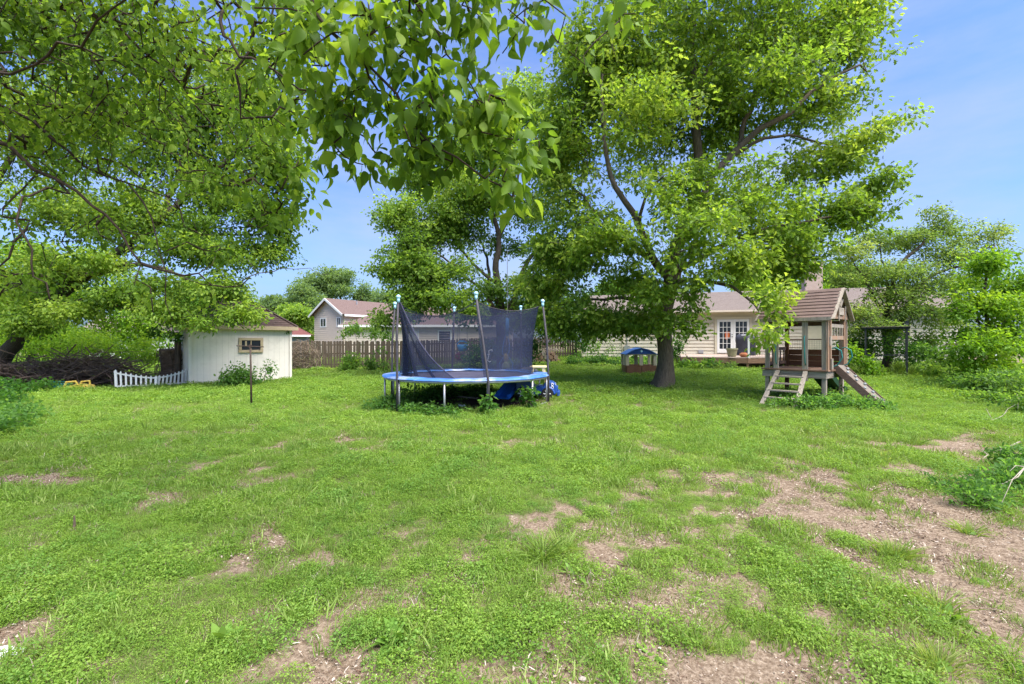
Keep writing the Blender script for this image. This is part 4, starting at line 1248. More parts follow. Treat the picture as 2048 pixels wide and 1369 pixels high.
    for y, yy in ((y0, y0 - .10), (y1, y1 + .06)): ld.bar((-.06, y, zf - .06), (-1.20, yy, -.12), .045, .10, up=(0, 1, 0))
    part("ladder_rail", ld, 'wood_grey')
    for i in range(5):
        t = .14 + i * .175; x = -.06 - 1.14 * t; z = zf - .06 - (zf + .06) * t
        part("rung", MB().bar((x, y0 - .1 * t, z), (x, y1 + .06 * t, z), .10, .04), 'wood_grey_x')
    # climbing ramp on the gable side
    P0 = Vector((.86, -.06, zf + .10)); P1 = Vector((.72, -1.28, -.16)); d = (P1 - P0)
    w_ = .60
    rp = MB(); rp.bar(P0, P1, w_, .03, up=(0, -.7, .7)); rp = part("ramp", rp, 'ramp_wood')
    sb = MB(); s_ = d.cross(Vector((0, -.7, .7))).normalized()
    for q in (-1, 1):
        o = s_ * q * (w_ / 2 + .018); sb.bar(P0 + o - Vector((0, 0, .05)), P1 + o - Vector((0, 0, .05)), .035, .16, up=(0, -.7, .7))
    sb.build("ramp_side", M['wood_red'], rp)
    nrm = s_.cross(d).normalized(); nrm = nrm if nrm.z > 0 else -nrm
    hd = []
    for i in range(11):
        t = .09 + .078 * i; q = (.17 if i % 2 else -.14) + random.uniform(-.05, .05)
        c = P0 + d * t + s_ * q + nrm * .035
        h = MB(); h.ball(c, .042, 8, sq=(1, 1, .8), jit=.2); h.build("climbing_hold", M['grey_hold'], rp, smooth=True)
    # dark green slide leaving the far side
    sl = MB(); pts = [(A + .02, .75, zf + .02), (A + .35, .75, zf - .02), (A + .9, .72, .55), (A + 1.5, .68, .22), (A + 2.0, .66, .10)]
    prof = [(-.25, .14), (-.21, .15), (-.19, 0), (.19, 0), (.21, .15), (.25, .14), (.25, -.06), (-.25, -.06)]
    for p in pts:
        for q, z in prof: sl.v.append((p[0], p[1] + q, p[2] + z))
    k = len(prof)
    for i in range(len(pts) - 1):
        for j in range(k): sl.f.append([i * k + j, (i + 1) * k + j, (i + 1) * k + (j + 1) % k, i * k + (j + 1) % k])
    sl.f.append(list(range(k))); sl.f.append([(len(pts) - 1) * k + j for j in range(k)][::-1])
    part("slide", sl, 'slide_green', bevel=0)
playset()

# ------------------------------------------------------------------ grill gazebo frame under the right hand tree
def gazebo():
    N = at(1814, 17.4); Lf = at(1731, 18.2)
    u = Vector((Lf.x - N.x, Lf.y - N.y, 0)); Wd = u.length; rz = math.atan2(u.y, u.x)
    r = thing("grill_gazebo", "dark steel grill gazebo frame standing under the layered tree", "gazebo", N, rz)
    D = -1.25 # depth runs to -y in this frame (away from the camera)
    Ht = 1.92
    for x, y in ((0, 0), (Wd, 0), (0, D), (Wd, D)):
        MB().bar((x, y, -.1), (x, y, Ht), .055, .055, up=(0, 1, 0)).build("post", M['metal_dark'], r)
    tp = MB()
    for p, q in (((-.1, 0, Ht), (Wd + .1, 0, Ht)), ((-.1, D, Ht), (Wd + .1, D, Ht)), ((0, .05, Ht), (0, D - .05, Ht)), ((Wd, .05, Ht), (Wd, D - .05, Ht))): tp.bar(p, q, .05, .05)
    for i in range(9): tp.bar((Wd * i / 8, .03, Ht + .035), (Wd * i / 8, D - .03, Ht + .035), .03, .012)
    tp.build("top_frame", M['metal_dark'], r)
    can = MB(); can.box((Wd / 2, D / 2, Ht + .055), (Wd + .25, -D + .2, .02)); can.build("top_panel", M['wood_grey'], r)
    sh = MB(); sh.bar((0, 0, .86), (Wd, 0, .86), .04, .03); sh.bar((0, D, .88), (Wd, D, .88), .04, .03); sh.bar((0, 0, .88), (0, D, .88), .03, .03); sh.bar((Wd, 0, .88), (Wd, D, .88), .03, .03)
    build_split(sh, "shelf_bar", M['metal_dark'], r)
    ar = MB()
    for x in (0, Wd): ar.tube([(x, y * D, Ht - .12 - .30 * abs(2 * y - 1) ** 2) for y in np.linspace(.02, .98, 13)], .012, 6)
    build_split(ar, "arch_brace", M['metal_grey'], r)
gazebo()

# ------------------------------------------------------------------ things on the deck
def deck_things():
    zt = .49
    p = hw(9.25, -2.6, zt)
    r = thing("covered_grill", "black cloth covered barbecue grill on the deck in front of double doors", "grill", p, HA)
    c = MB(); n = 20
    prof = [(.50, .30, 0), (.49, .30, .25), (.47, .29, .55), (.52, .31, .80), (.50, .29, .98), (.36, .22, 1.10), (.12, .08, 1.14)]
    for k, (a, b, z) in enumerate(prof):
        for j in range(n):
            t = 2 * math.pi * j / n; q = 1 + .05 * math.sin(5 * t + k) * (1 - k / 7) + .03 * math.sin(9 * t)
            sx = abs(math.cos(t)) ** .6 * math.copysign(1, math.cos(t)); sy = abs(math.sin(t)) ** .6 * math.copysign(1, math.sin(t))
            c.v.append((a * q * sx, b * q * sy, z + .03 * math.sin(3 * t) * (k > 3)))
    for k in range(len(prof) - 1):
        for j in range(n): c.f.append([k * n + j, k * n + (j + 1) % n, (k + 1) * n + (j + 1) % n, (k + 1) * n + j])
    c.f.append([(len(prof) - 1) * n + j for j in range(n)])
    c.build("cover", M['grill_cover'], r, smooth=True)
    kn = MB(); kn.tube([(-.36, -.28, .02), (-.36, -.28, .10)], .03, 8); kn.tube([(.36, -.28, .02), (.36, -.28, .10)], .03, 8); build_split(kn, "foot", M['metal_dark'], r)
    lb = MB(); lb.box((-.08, -.24, 1.06), (.34, .02, .07), (.5, 0, .1)); lb.build("pale_strap", M['white_plastic'], r)
    p = hw(8.15, -5.2, zt - .02)
    r = thing("flower_pot", "large olive green flower pot at the deck's front edge", "plant pot", p)
    b = MB(); b.lathe([(.17, 0), (.19, .02), (.25, .34), (.28, .36), (.28, .42), (.25, .42), (.22, .34), (.02, .33)], n=22); b.build("pot", M['pot_olive'], r, smooth=False)
    MB().lathe([(.01, .335), (.23, .345), (.23, .33), (.01, .32)], n=16).build("potting_soil", M['brush'], r)
    p = hw(8.62, -5.5, zt - .02)
    r = thing("clay_pot", "low round orange clay pot beside the olive flower pot", "plant pot", p)
    b = MB(); b.lathe([(.09, 0), (.15, .03), (.19, .10), (.17, .17), (.10, .20), (.02, .205)], n=18); b.build("bowl", M['terracotta'], r, smooth=True)
    MB().lathe([(.11, .195), (.12, .215), (.10, .222), (.02, .22)], n=16).build("lid", M['terracotta'], r)
deck_things()

# ------------------------------------------------------------------ T shaped post on the left lawn
def tpost():
    b = G(503, 812)
    r = thing("clothesline_post", "thin rusty T shaped metal post on the lawn before the shed", "post", b, .05)
    MB().tube([(0, 0, -.1), (-.015, 0, .8), (-.03, 0, 1.56)], [.026, .024, .021], 8).build("pole", M['metal_rust'], r, smooth=True)
    cb = MB(); cb.tube([(-.37, 0, 1.53), (.30, 0, 1.50)], .014, 7); cb.tube([(.19, 0, 1.51), (.19, 0, 1.39)], .006, 5); cb.box((-.03, 0, 1.515), (.05, .05, .08)); cb.build("crossbar", M['metal_rust'], r)
tpost()

# ------------------------------------------------------------------ white picket edging, two scalloped panels
def picket(name, label, a, b, h0, h1, lean, n):
    a = Vector(a); b = Vector(b); d = b - a; L = d.length; rz = math.atan2(d.y, d.x)
    r = thing(name, label, "fence", a, rz, group="white picket edging panels")
    dz = b.z - a.z
    def hh(u): # swept top edge, tall at the outer post
        q = abs(u) ** 1.7
        return h1 + (h0 - h1) * q
    for i in range(n):
        u = i / (n - 1); x = u * L; v = (1 - u) if lean[2] == 'l' else u
        h = hh(v); z = dz * u; t = lean[0] + (lean[1] - lean[0]) * u
        wide = i in (0, n - 1)
        w_ = .055 if not wide else .075
        p = MB(); p.prism([(x - w_ / 2, -.012, z - .05), (x + w_ / 2, -.012, z - .05), (x + w_ / 2 + t * h, -.012, z + h - .03), (x + t * h, -.012, z + h + .02), (x - w_ / 2 + t * h, -.012, z + h - .03)], (0, .024 if not wide else .05, 0))
        p.build("post" if wide else "picket", M['picket'], r)
    for f, nm in ((.86, "top_rail"), (.13, "bottom_rail")):
        m_ = MB()
        pts = []
        for i in range(13):
            u = i / 12; v = (1 - u) if lean[2] == 'l' else u
            h = hh(v) * f if f > .5 else .10; t = lean[0] + (lean[1] - lean[0]) * u
            pts.append((u * L + t * h, .02, dz * u + h))
        for p, q in zip(pts[:-1], pts[1:]): m_.bar(p, q, .02, .05)
        m_.build(nm, M['picket'], r)
    return r
pa, pm1, pm2, pb = G(233, 779), G(311, 776.5), G(314, 776), G(379.5, 770)
picket("picket_fence", "white picket edging panel touching the brush pile, its top sweeping down rightwards", pa, pm1, .66, .42, (-.05, .03, 'l'), 9)
picket("picket_fence", "tilted white picket edging panel ending at the shed corner, its pickets leaning", pm2, pb, .66, .42, (.20, -.02, 'r'), 9)

# ------------------------------------------------------------------ toys by the brush pile
def side_toys():
    b = G(160, 779)
    r = thing("toy_car_top", "yellow plastic toy car cab lying on dead leaves before the brush pile", "toy", b, .15)
    s_ = MB(); s_.tube([(-.40, -.16, .02), (-.30, -.16, .26), (-.02, -.16, .29), (.12, -.16, .05), (-.40, -.16, .03)], .035, 7)
    s_.tube([(.10, -.16, .05), (.16, -.16, .27), (.40, -.16, .30), (.44, -.16, .06), (.10, -.16, .04)], .035, 7); s_.build("side_frame", M['yellow_plastic'], r)
    s2 = MB(); s2.prism([(-.36, -.14, .02), (.42, -.14, .02), (.34, -.14, .15), (-.02, -.14, .19), (-.26, -.14, .13)], (0, .30, 0)); s2.build("shell", M['yellow_plastic'], r, bevel=.02)
    b = G(122, 778)
    r = thing("toy_tub", "teal plastic toy tub half hidden by weeds beside the yellow toy", "toy", b, .3)
    t = MB(); t.lathe([(.20, 0), (.25, .04), (.28, .16), (.29, .18), (.26, .18), (.22, .06), (.01, .05)], n=18); t.build("tub", M['teal_plastic'], r)
    MB().tube([(-.27, 0, .16), (-.2, -.12, .25), (.2, -.12, .25), (.27, 0, .16)], .012, 6).build("handle", M['teal_plastic'], r)
side_toys()

# ------------------------------------------------------------------ log stack and stones beyond the trampoline
def yard_bits():
    b = G(1090, 727)
    r = thing("log_stack", "low stack of cut logs topped with dry twigs behind the trampoline", "log pile", b, .1)
    ends = []
    for row, (n, z) in enumerate(((6, .13), (5, .34), (4, .54))):
        for i in range(n):
            x = (i - (n - 1) / 2) * .27
            rd = random.uniform(.10, .135)
            m_ = MB(); m_.tube([(x, -.4, z), (x + random.uniform(-.03, .03), .4, z)], rd, 9); m_.build("log", M['wood_orange'] if (i + row) % 3 else M['wood_grey'], r)
    tw = MB()
    for i in range(16):
        x, y = random.uniform(-.7, .5), random.uniform(-.3, .3)
        tw.tube([(x, y, .6), (x + random.uniform(.1, .5), y + random.uniform(-.2, .2), .72 + random.random() * .2), (x + random.uniform(.4, 1.0), y, .6 + random.random() * .2)], .012, 5)
    tw.build("dry_twigs", M['dead_wood'], r)
    for px, py, sx, lab in ((1028, 735, .28, "rounded pale field stone behind the trampoline, nearer the rope swing"), (1056, 736, .38, "wider flat topped field stone behind the trampoline's right side")):
        p = G(px, py); p = at(px, 18.0)
        m_ = MB(); m_.ball((0, 0, sx * .45), sx, 12, sq=(1.15, .8, .68), jit=.07); m_.build("field_stone", M['stone'], None, loc=p, smooth=True, label=lab, cat="stone")
    p = G(6, 1308); m_ = MB(); m_.ball((0, 0, .005), .075, 10, sq=(1.3, .7, .18), jit=.2); m_.build("white_stone", M['white_plastic'], None, loc=p, label="flat white stone chip at the lower left corner of lawn", cat="stone")
    p = G(146, 1062); m_ = MB(); m_.tube([(0, 0, -.02), (.004, .01, .05), (.012, .0, .13)], [.012, .01, .006], 6); m_.build("twig_stub", M['brush'], None, loc=p, label="short dark twig sticking up from the left lawn", cat="twig")
    p = G(1165, 1362); m_ = MB(); m_.ball((0, 0, .008), .018, 10, sq=(1.2, .8, .7), jit=.1); m_.build("pebble", M['stone'], None, loc=p, label="small grey pebble at bottom centre of the lawn", cat="stone")
yard_bits()

# ------------------------------------------------------------------ swings hung from the multi-stemmed tree
def swings():
    b = at(1012, 18.6)
    r = thing("rope_swing", "yellow and lime child swing on blue ropes seen through the net", "swing", b)
    Z = lambda py: H - (py - 684.5) / F * 18.6 - b.z
    MB().tube([(.04, 0, Z(672)), (.06, 0, Z(637))], .075, 10).build("padded_strap", M['sky_plastic'], r, smooth=True)
    rp = MB(); rp.tube([(.06, 0, Z(637)), (.05, 0, Z(500))], .012, 5)
    rp.build("hanging_rope", M['rope'], r)
    rp = MB(); rp.tube([(.0, 0, Z(668)), (-.12, 0, Z(690)), (-.15, 0, Z(708)), (-.05, 0, Z(712))], .018, 6); rp.tube([(.07, 0, Z(668)), (.14, 0, Z(690)), (.12, 0, Z(704)), (.03, 0, Z(712))], .018, 6)
    rp.tube([(-.06, 0, Z(712)), (-.26, 0, Z(726)), (-.24, 0, Z(742)), (0, 0, Z(746)), (.26, 0, Z(742)), (.28, 0, Z(728)), (.08, 0, Z(712))], .018, 6)
    build_split(rp, "blue_rope", M['sky_plastic'], r)
    s_ = MB(); s_.ball((0, .02, Z(716)), .14, 12, sq=(.85, .5, 1.3)); s_.build("backrest", M['yellow_plastic'], r, smooth=True)
    s_ = MB(); s_.ball((0, -.04, Z(734)), .19, 12, sq=(.9, .7, 1.2)); s_.build("seat", M['lime_plastic'], r, smooth=True)
    b = at(925, 20.5)
    r = thing("toddler_swing", "blue bucket toddler swing on thin ropes against the board fence", "swing", b)
    Z = lambda py: H - (py - 684.5) / F * 20.5 - b.z
    s_ = MB()
    s_.lathe([(.10, -.20), (.18, -.16), (.23, 0), (.24, .10), (.21, .10), (.17, -.10), (.02, -.12)], c=(0, 0, Z(694)), n=16); s_.build("bucket_seat", M['sky_plastic'], r, smooth=True)
    MB().tube([(-.24, -.02, Z(688)), (-.1, -.22, Z(683)), (.1, -.22, Z(683)), (.24, -.02, Z(688))], .03, 7).build("front_bar", M['sky_plastic'], r)
    rp = MB(); rp.tube([(-.22, 0, Z(690)), (-.17, 0, Z(560))], .011, 5); rp.tube([(.22, 0, Z(690)), (.15, 0, Z(560))], .011, 5); build_split(rp, "hanging_rope", M['rope'], r)
    p = at(918, 21.4); r = thing("play_ball", "red play ball hanging in a net bag by the bucket swing", "ball", p)
    Z = lambda py: H - (py - 684.5) / F * 21.4 - p.z
    MB().ball((0, 0, Z(713)), .20, 12).build("ball", M['red_plastic'], r, smooth=True)
    MB().tube([(0, 0, Z(706)), (.02, 0, Z(640)), (.0, 0, Z(560))], .01, 5).build("cord", M['rope'], r)
swings()

# ------------------------------------------------------------------ brush pile and dry vines
def sticks(name, label, cat, base, n, ext, L, rad, m, flat=.35, arch=None):
    base = Vector(base); r = thing(name, label, cat, base)
    mb = MB()
    for i in range(n):
        c = Vector((random.gauss(0, .42) * ext[0], random.gauss(0, .4) * ext[1], 0))
        q = max(0, 1 - (c.x / ext[0]) ** 2 - .5 * (c.y / ext[1]) ** 2)
        c.z = random.random() ** .8 * ext[2] * (.25 + .75 * q)
        a = random.gauss(0, .5) + (math.pi if random.random() < .4 else 0); e = random.gauss(.05, flat)
        l = random.uniform(*L); d = Vector((math.cos(a) * math.cos(e), math.sin(a) * math.cos(e), math.sin(e)))
        r0 = random.uniform(*rad)
        p0 = c - d * l / 2; p1 = c + Vector((random.gauss(0, .07), random.gauss(0, .07), random.gauss(.06, .06))) * l; p2 = c + d * l / 2 + Vector((0, 0, random.gauss(0, .08)))
        for p in (p0, p1, p2): p.z = max(p.z, .02)
        mb.tube([p0, p0.lerp(p1, .5) + Vector((random.gauss(0, .02), 0, random.gauss(0, .02))), p1, p2], [r0, r0 * .9, r0 * .75, r0 * .35], 5)
        if random.random() < .5:
            s_ = p1 + Vector((random.gauss(0, .3), random.gauss(0, .3), random.gauss(.12, .15))) * l * .6; s_.z = max(.02, s_.z)
            mb.tube([p1, p1.lerp(s_, .5), s_], [r0 * .55, r0 * .45, r0 * .25], 4)
    mb.build("branches", m, r)
    return r
bp = at(120, 18.0)
sticks("brush_pile", "long heap of cut brown branches piled behind the white picket edging", "brush pile", at(165, 17.2), 420, (2.6, .9, .95), (1.0, 2.6), (.008, .026), M['brush'])
sticks("brush_pile", "darker heap of branches under the leaning trunk at the far left", "brush pile", at(-20, 16.5), 230, (2.2, .9, .75), (1.0, 2.4), (.008, .022), M['brush'])

def vine_tangle():
    b = at(607, 25.3)
    r = thing("dry_vine_tangle", "tangle of pale dry vines climbing the fence beside the shed", "vine", b)
    mb = MB()
    for i in range(120):
        a = random.uniform(0, 2 * math.pi); x, z = random.gauss(0, .30), random.uniform(.1, 1.3)
        pts = []
        rr = random.uniform(.15, .5)
        for k in range(7):
            t = a + k * random.uniform(.3, .6)
            pts.append((x + rr * math.cos(t) * (1 + .1 * k), -.1 + random.gauss(0, .12), max(.02, z + rr * math.sin(t) * (1 + .05 * k))))
        mb.tube(pts, random.uniform(.006, .013), 4)
    mb.build("stems", M['vine'], r)
vine_tangle()

# ivy-choked stump and post left of the shed
def stump():
    b = at(341, 18.2)
    r = thing("tree_stump", "dark vine covered stump between picket edging and shed", "stump", b)
    m_ = MB(); m_.tube([(0, 0, -.1), (.02, 0, .5), (-.02, .02, 1.0), (.0, 0, 1.32)], [.40, .33, .34, .38], 14); m_.build("stump", M['brush'], r, smooth=True)
    v = MB()
    for i in range(60):
        a = random.uniform(0, 6.28); z = random.uniform(0, 1.2)
        v.tube([((.40 + .03 * k % 2) * math.cos(a + k * .25), (.40) * math.sin(a + k * .25), z + k * random.uniform(-.02, .12)) for k in range(5)], .012, 4)
    v.build("vine_stems", M['brush'], r)
    b = at(356, 18.0)
    r = thing("wood_post", "dark square wooden post against the shed's shaded side", "post", b)
    MB().box((0, 0, .8), (.16, .16, 1.7)).build("shaft", M['fence_dark'], r, bevel=.01); MB().box((0, 0, 1.67), (.2, .2, .05)).build("cap", M['fence_dark'], r)
stump()
# ------------------------------------------------------------------ trees
def B(px, py, d, rx, ry, rz, dens=1.0): return (W(px, py, d), (rx, ry, rz), dens)
def Ws(*a): return [W(*q) for q in a]

# big oak on the right of centre
OB = at(1328, 14.7)
def oak_flare(mb):
    for i, v in enumerate(mb.v):
        z = v[2]; rad = math.hypot(v[0], v[1])
        if z < 1.1 and rad < 1.0:
            a = math.atan2(v[1], v[0])
            k = 1 + (.95 + .40 * math.sin(3 * a + 1) + .25 * math.sin(5 * a)) * max(0, 1 - z / .75) ** 2.2 * .62
            mb.v[i] = (v[0] * k, v[1] * k, z)
oak_limbs = [
    ([OB - Vector((0, 0, .25)), OB + Vector((0, 0, .3)), W(1329, 700, 14.7), W(1331, 640, 14.7), W(1342, 570, 14.7), W(1352, 500, 14.8), W(1375, 430, 14.9), W(1398, 360, 15), W(1394, 280, 15), W(1390, 180, 15.1), W(1386, 80, 15.2), W(1396, -30, 15.3), W(1400, -150, 15.4)], .275, .05),
    (Ws((1345, 560, 14.7), (1308, 515, 14.3), (1286, 470, 14.1), (1270, 430, 14), (1232, 375, 13.9), (1212, 300, 13.8), (1207, 230, 13.8), (1205, 150, 13.9)), .15, .03),
    (Ws((1306, 515, 14.3), (1270, 495, 14.4), (1240, 475, 14.6), (1200, 430, 14.8), (1150, 380, 15)), .10, .03),
    (Ws((1275, 440, 14), (1292, 395, 13.6), (1330, 350, 13.4)), .07, .02),
    (Ws((1352, 500, 14.8), (1400, 420, 14.6), (1424, 352, 14.4), (1475, 300, 14.2), (1520, 260, 14.1), (1575, 225, 14), (1640, 170, 13.9), (1720, 130, 13.8)), .19, .03),
    (Ws((1450, 320, 14.3), (1510, 285, 14.6), (1575, 270, 14.7), (1640, 285, 14.8), (1720, 300, 14.9)), .075, .02),
    (Ws((1475, 300, 14.2), (1500, 220, 14.6), (1535, 140, 14.8), (1560, 70, 15), (1610, 10, 15.2)), .09, .02),
    (Ws((1390, 180, 15.1), (1430, 110, 15.6), (1470, 40, 16), (1500, -60, 16.2)), .06, .02),
    (Ws((1342, 570, 14.7), (1400, 560, 13.8), (1460, 575, 13.2), (1510, 610, 12.7), (1540, 650, 12.4)), .09, .02),
    (Ws((1345, 545, 14.7), (1430, 500, 14.1), (1530, 460, 13.8), (1640, 440, 13.7), (1740, 420, 13.7)), .11, .02),
    (Ws((1332, 630, 14.7), (1290, 605, 15), (1240, 598, 15.4), (1180, 600, 15.8), (1120, 610, 16.2)), .10, .02),
    (Ws((1340, 585, 14.7), (1370, 520, 16), (1420, 440, 17.5), (1470, 380, 18.5)), .12, .03),
    (Ws((1338, 600, 14.7), (1330, 560, 13.6), (1345, 520, 12.6), (1370, 500, 11.8)), .09, .02),
]
oak_blobs = [
    B(1250, 110, 15.0, 2.3, 2.2, 1.8), B(1420, 60, 15.4, 2.6, 2.6, 2.2, .8), B(1590, 80, 15.2, 2.2, 2.1, 1.7), B(1690, 55, 15, 1.15, 1.4, 1.2),
    B(1635, 190, 14.4, 1.5, 1.6, 1.1), B(1540, 190, 14.0, 1.6, 1.6, 1.2), B(1400, 215, 15.3, 1.8, 1.8, 1.5), B(1165, 230, 15, 1.4, 1.6, 1.6), B(1280, 240, 14, 1.6, 1.6, 1.5, .6),
    B(1705, 290, 14.8, 1.15, 1.3, .7), B(1620, 330, 15, 1.2, 1.3, .6, .8), B(1440, 370, 13.0, 1.3, 1.2, 1.0, .6), B(1330, 380, 13.4, 1.3, 1.3, 1.2, .6),
    B(1130, 380, 15.2, 1.3, 1.5, 1.4, .62), B(1210, 480, 14.2, 1.4, 1.4, 1.1), B(1400, 480, 12.2, 1.3, 1.1, .95, .6), B(1540, 440, 13.6, 1.6, 1.5, .9), B(1670, 425, 13.8, 1.6, 1.4, .7), B(1740, 385, 13.9, .75, 1.0, .5),
    B(1600, 520, 13.8, 1.2, 1.2, .55, .8), B(1465, 515, 13.0, 1.1, 1.0, .65), B(1535, 590, 11.6, .40, .5, .52), B(1530, 665, 11.2, .18, .25, .32, 1.5), B(1560, 630, 11.6, .16, .2, .26),
    B(1130, 520, 15.6, 1.3, 1.4, 1.0, .62), B(1190, 600, 15.4, 1.5, 1.4, .7, .62), B(1110, 630, 16, 1.0, 1.2, .6, .62), B(1260, 640, 14.8, .8, .9, .5), B(1345, 550, 12.8, .85, .9, .75), B(1375, 630, 12.9, .42, .5, .55), B(1300, 590, 13.6, .7, .7, .55),  B(1150, 660, 15.6, 1.1, .9, .42, .9), B(1220, 648, 15.2, 1.1, .9, .40, .9), B(1100, 470, 15.6, .9, 1.2, 1.0, .6), B(1240, 560, 14.6, 1.0, 1.0, .6, .7), B(1110, 300, 15.4, .9, 1.2, 1.0, 1.2), B(1190, 130, 15, 1.2, 1.4, 1.2, 1.2), B(1290, 640, 14.2, .7, .7, .42), B(1080, 560, 16.2, .9, 1.0, .8), B(1375, 580, 13.4, .7, .7, .45),
    B(1400, -120, 15.5, 3.6, 3.6, 1.8, .8), B(1480, 330, 17.6, 2.0, 1.5, 2.0, .35), B(1300, 300, 17.8, 2.2, 1.5, 2.2, .3), B(1420, 120, 18, 2.4, 1.5, 2.2, .4), B(1600, 470, 16.5, 1.4, 1.2, .8, .5),
]
tree("oak_tree", "large oak with thick dark furrowed trunk and broad bright green crown", "tree", OB, oak_limbs, oak_blobs,
     'oak_leaf', .150, 30, .42, 6.4, flat=.5, tmpl=T_OAK, bark='bark_oak', flare=oak_flare, bare=.55, kw=dict(droop=.3, tintvar=.15, jit=.6))

# multi-stemmed tree behind the trampoline
MBs = at(1003, 21.8)
m_limbs = [
    ([MBs - Vector((0, 0, .2)), W(1002, 660, 21.8), W(1000, 600, 21.8), W(992, 540, 21.8), W(998, 475, 21.8), W(985, 425, 21.8), W(966, 375, 21.9), W(955, 300, 22)], .30, .03),
    (Ws((998, 475, 21.8), (1018, 430, 21.6), (1030, 385, 21.5), (1040, 320, 21.6)), .14, .03),
    (Ws((1002, 655, 21.8), (1028, 600, 22.2), (1045, 545, 22.4), (1075, 495, 22.6), (1110, 455, 22.8), (1150, 420, 23)), .20, .03),
    (Ws((1040, 560, 22.4), (1080, 520, 21.6), (1125, 470, 21.3)), .12, .03),
    (Ws((1000, 640, 21.8), (975, 590, 22.4), (978, 530, 22.8), (960, 480, 23.2)), .17, .03),
    (Ws((1000, 620, 21.8), (940, 560, 21.4), (900, 525, 21.2), (840, 490, 21), (790, 470, 21)), .09, .02),
    (Ws((985, 570, 21.8), (920, 500, 22.4), (888, 440, 22.6), (872, 375, 22.8), (858, 320, 23)), .09, .02),
    (Ws((1000, 600, 21.8), (930, 610, 21), (860, 600, 20.6), (800, 600, 20.4)), .06, .02),
]
m_blobs = [
    B(850, 350, 22.6, 1.5, 1.3, 1.4, .8), B(800, 430, 21.4, 1.3, 1.2, 1.1, .8), B(890, 430, 21.8, 1.4, 1.2, 1.3, .7), B(960, 380, 21.6, 1.2, 1.1, 1.2, .6), B(830, 580, 20.6, 1.3, 1.1, .8, .8), B(910, 320, 22.5, 1.5, 1.4, 1.4, .9), B(990, 290, 22, 1.7, 1.5, 1.6, .9), B(1050, 210, 22.5, 1.6, 1.5, 1.5, .9), B(940, 250, 22.6, 1.2, 1.2, .9, .7),
    B(790, 540, 20.8, 1.0, 1.2, .8), B(850, 540, 21, 1.3, 1.3, 1.0), B(920, 460, 22.4, 1.4, 1.2, 1.1, .6), B(1070, 420, 22.4, 1.4, 1.3, 1.2, .6), B(1110, 330, 22.5, 1.5, 1.5, 1.5, .8),
    B(900, 600, 20.6, 1.5, 1.2, .6), B(810, 615, 20.3, .8, 1.0, .7), B(980, 580, 20.8, 1.3, 1.2, .6, .5), B(1070, 580, 21, 1.5, 1.3, .9), B(1010, 620, 23, 1.6, 1.2, .6), B(1120, 520, 22.5, 1.4, 1.2, 1.0), B(760, 640, 20.5, .4, .6, .45), B(930, 625, 20.4, 1.3, 1.0, .40, .7), B(1050, 640, 20.8, 1.1, 1.0, .45, .7), B(860, 470, 21.6, 1.7, 1.4, 1.1, .7), B(820, 500, 21.2, 1.3, 1.4, 1.0, .7), B(940, 400, 22, 1.8, 1.5, 1.4, .7), B(900, 540, 21.2, 1.6, 1.3, .9, .8), B(1000, 490, 22.6, 1.3, 1.0, .8, .5),
    B(960, 420, 23.4, 2.0, 1.2, 1.8, .25), B(1100, 640, 22, 1.2, 1.0, .6),
]
tree("multi_stem_tree", "multi stemmed maple rising behind the trampoline", "tree", MBs, m_limbs, m_blobs, 'maple_leaf', .14, 26, .46, 9.2, flat=.6, tmpl=T_MAPLE, bare=.40, shell=1.5, clump=.35, kw=dict(droop=.45, tintvar=.15))

# leaning hackberry at far left behind the brush pile
LB = at(-40, 17.0)
l_limbs = [
    ([LB - Vector((0, 0, .3)), W(25, 690, 16.8), W(75, 625, 16.5), W(150, 565, 16.2), W(240, 500, 16), W(330, 430, 16), W(420, 350, 16.2), W(500, 280, 16.5)], .30, .05),
    (Ws((60, 640, 16.5), (0, 600, 16.5), (-40, 500, 16.5), (-20, 380, 17), (60, 260, 17.5), (120, 150, 18)), .22, .04),
    (Ws((150, 565, 16.2), (210, 540, 15.6), (300, 530, 15.2), (380, 560, 15), (450, 585, 15)), .12, .02),
    (Ws((240, 500, 16), (330, 490, 16.4), (430, 470, 16.8), (520, 470, 17)), .11, .02),
    (Ws((330, 430, 16), (360, 330, 16.6), (380, 230, 17)), .10, .03),
    (Ws((100, 600, 16.4), (180, 600, 15.5), (260, 620, 15), (330, 640, 14.8)), .08, .02),
    (Ws((450, 585, 15), (520, 545, 15.3), (560, 538, 15.4), (620, 541, 15.5), (655, 550, 15.5)), .022, .006),
]
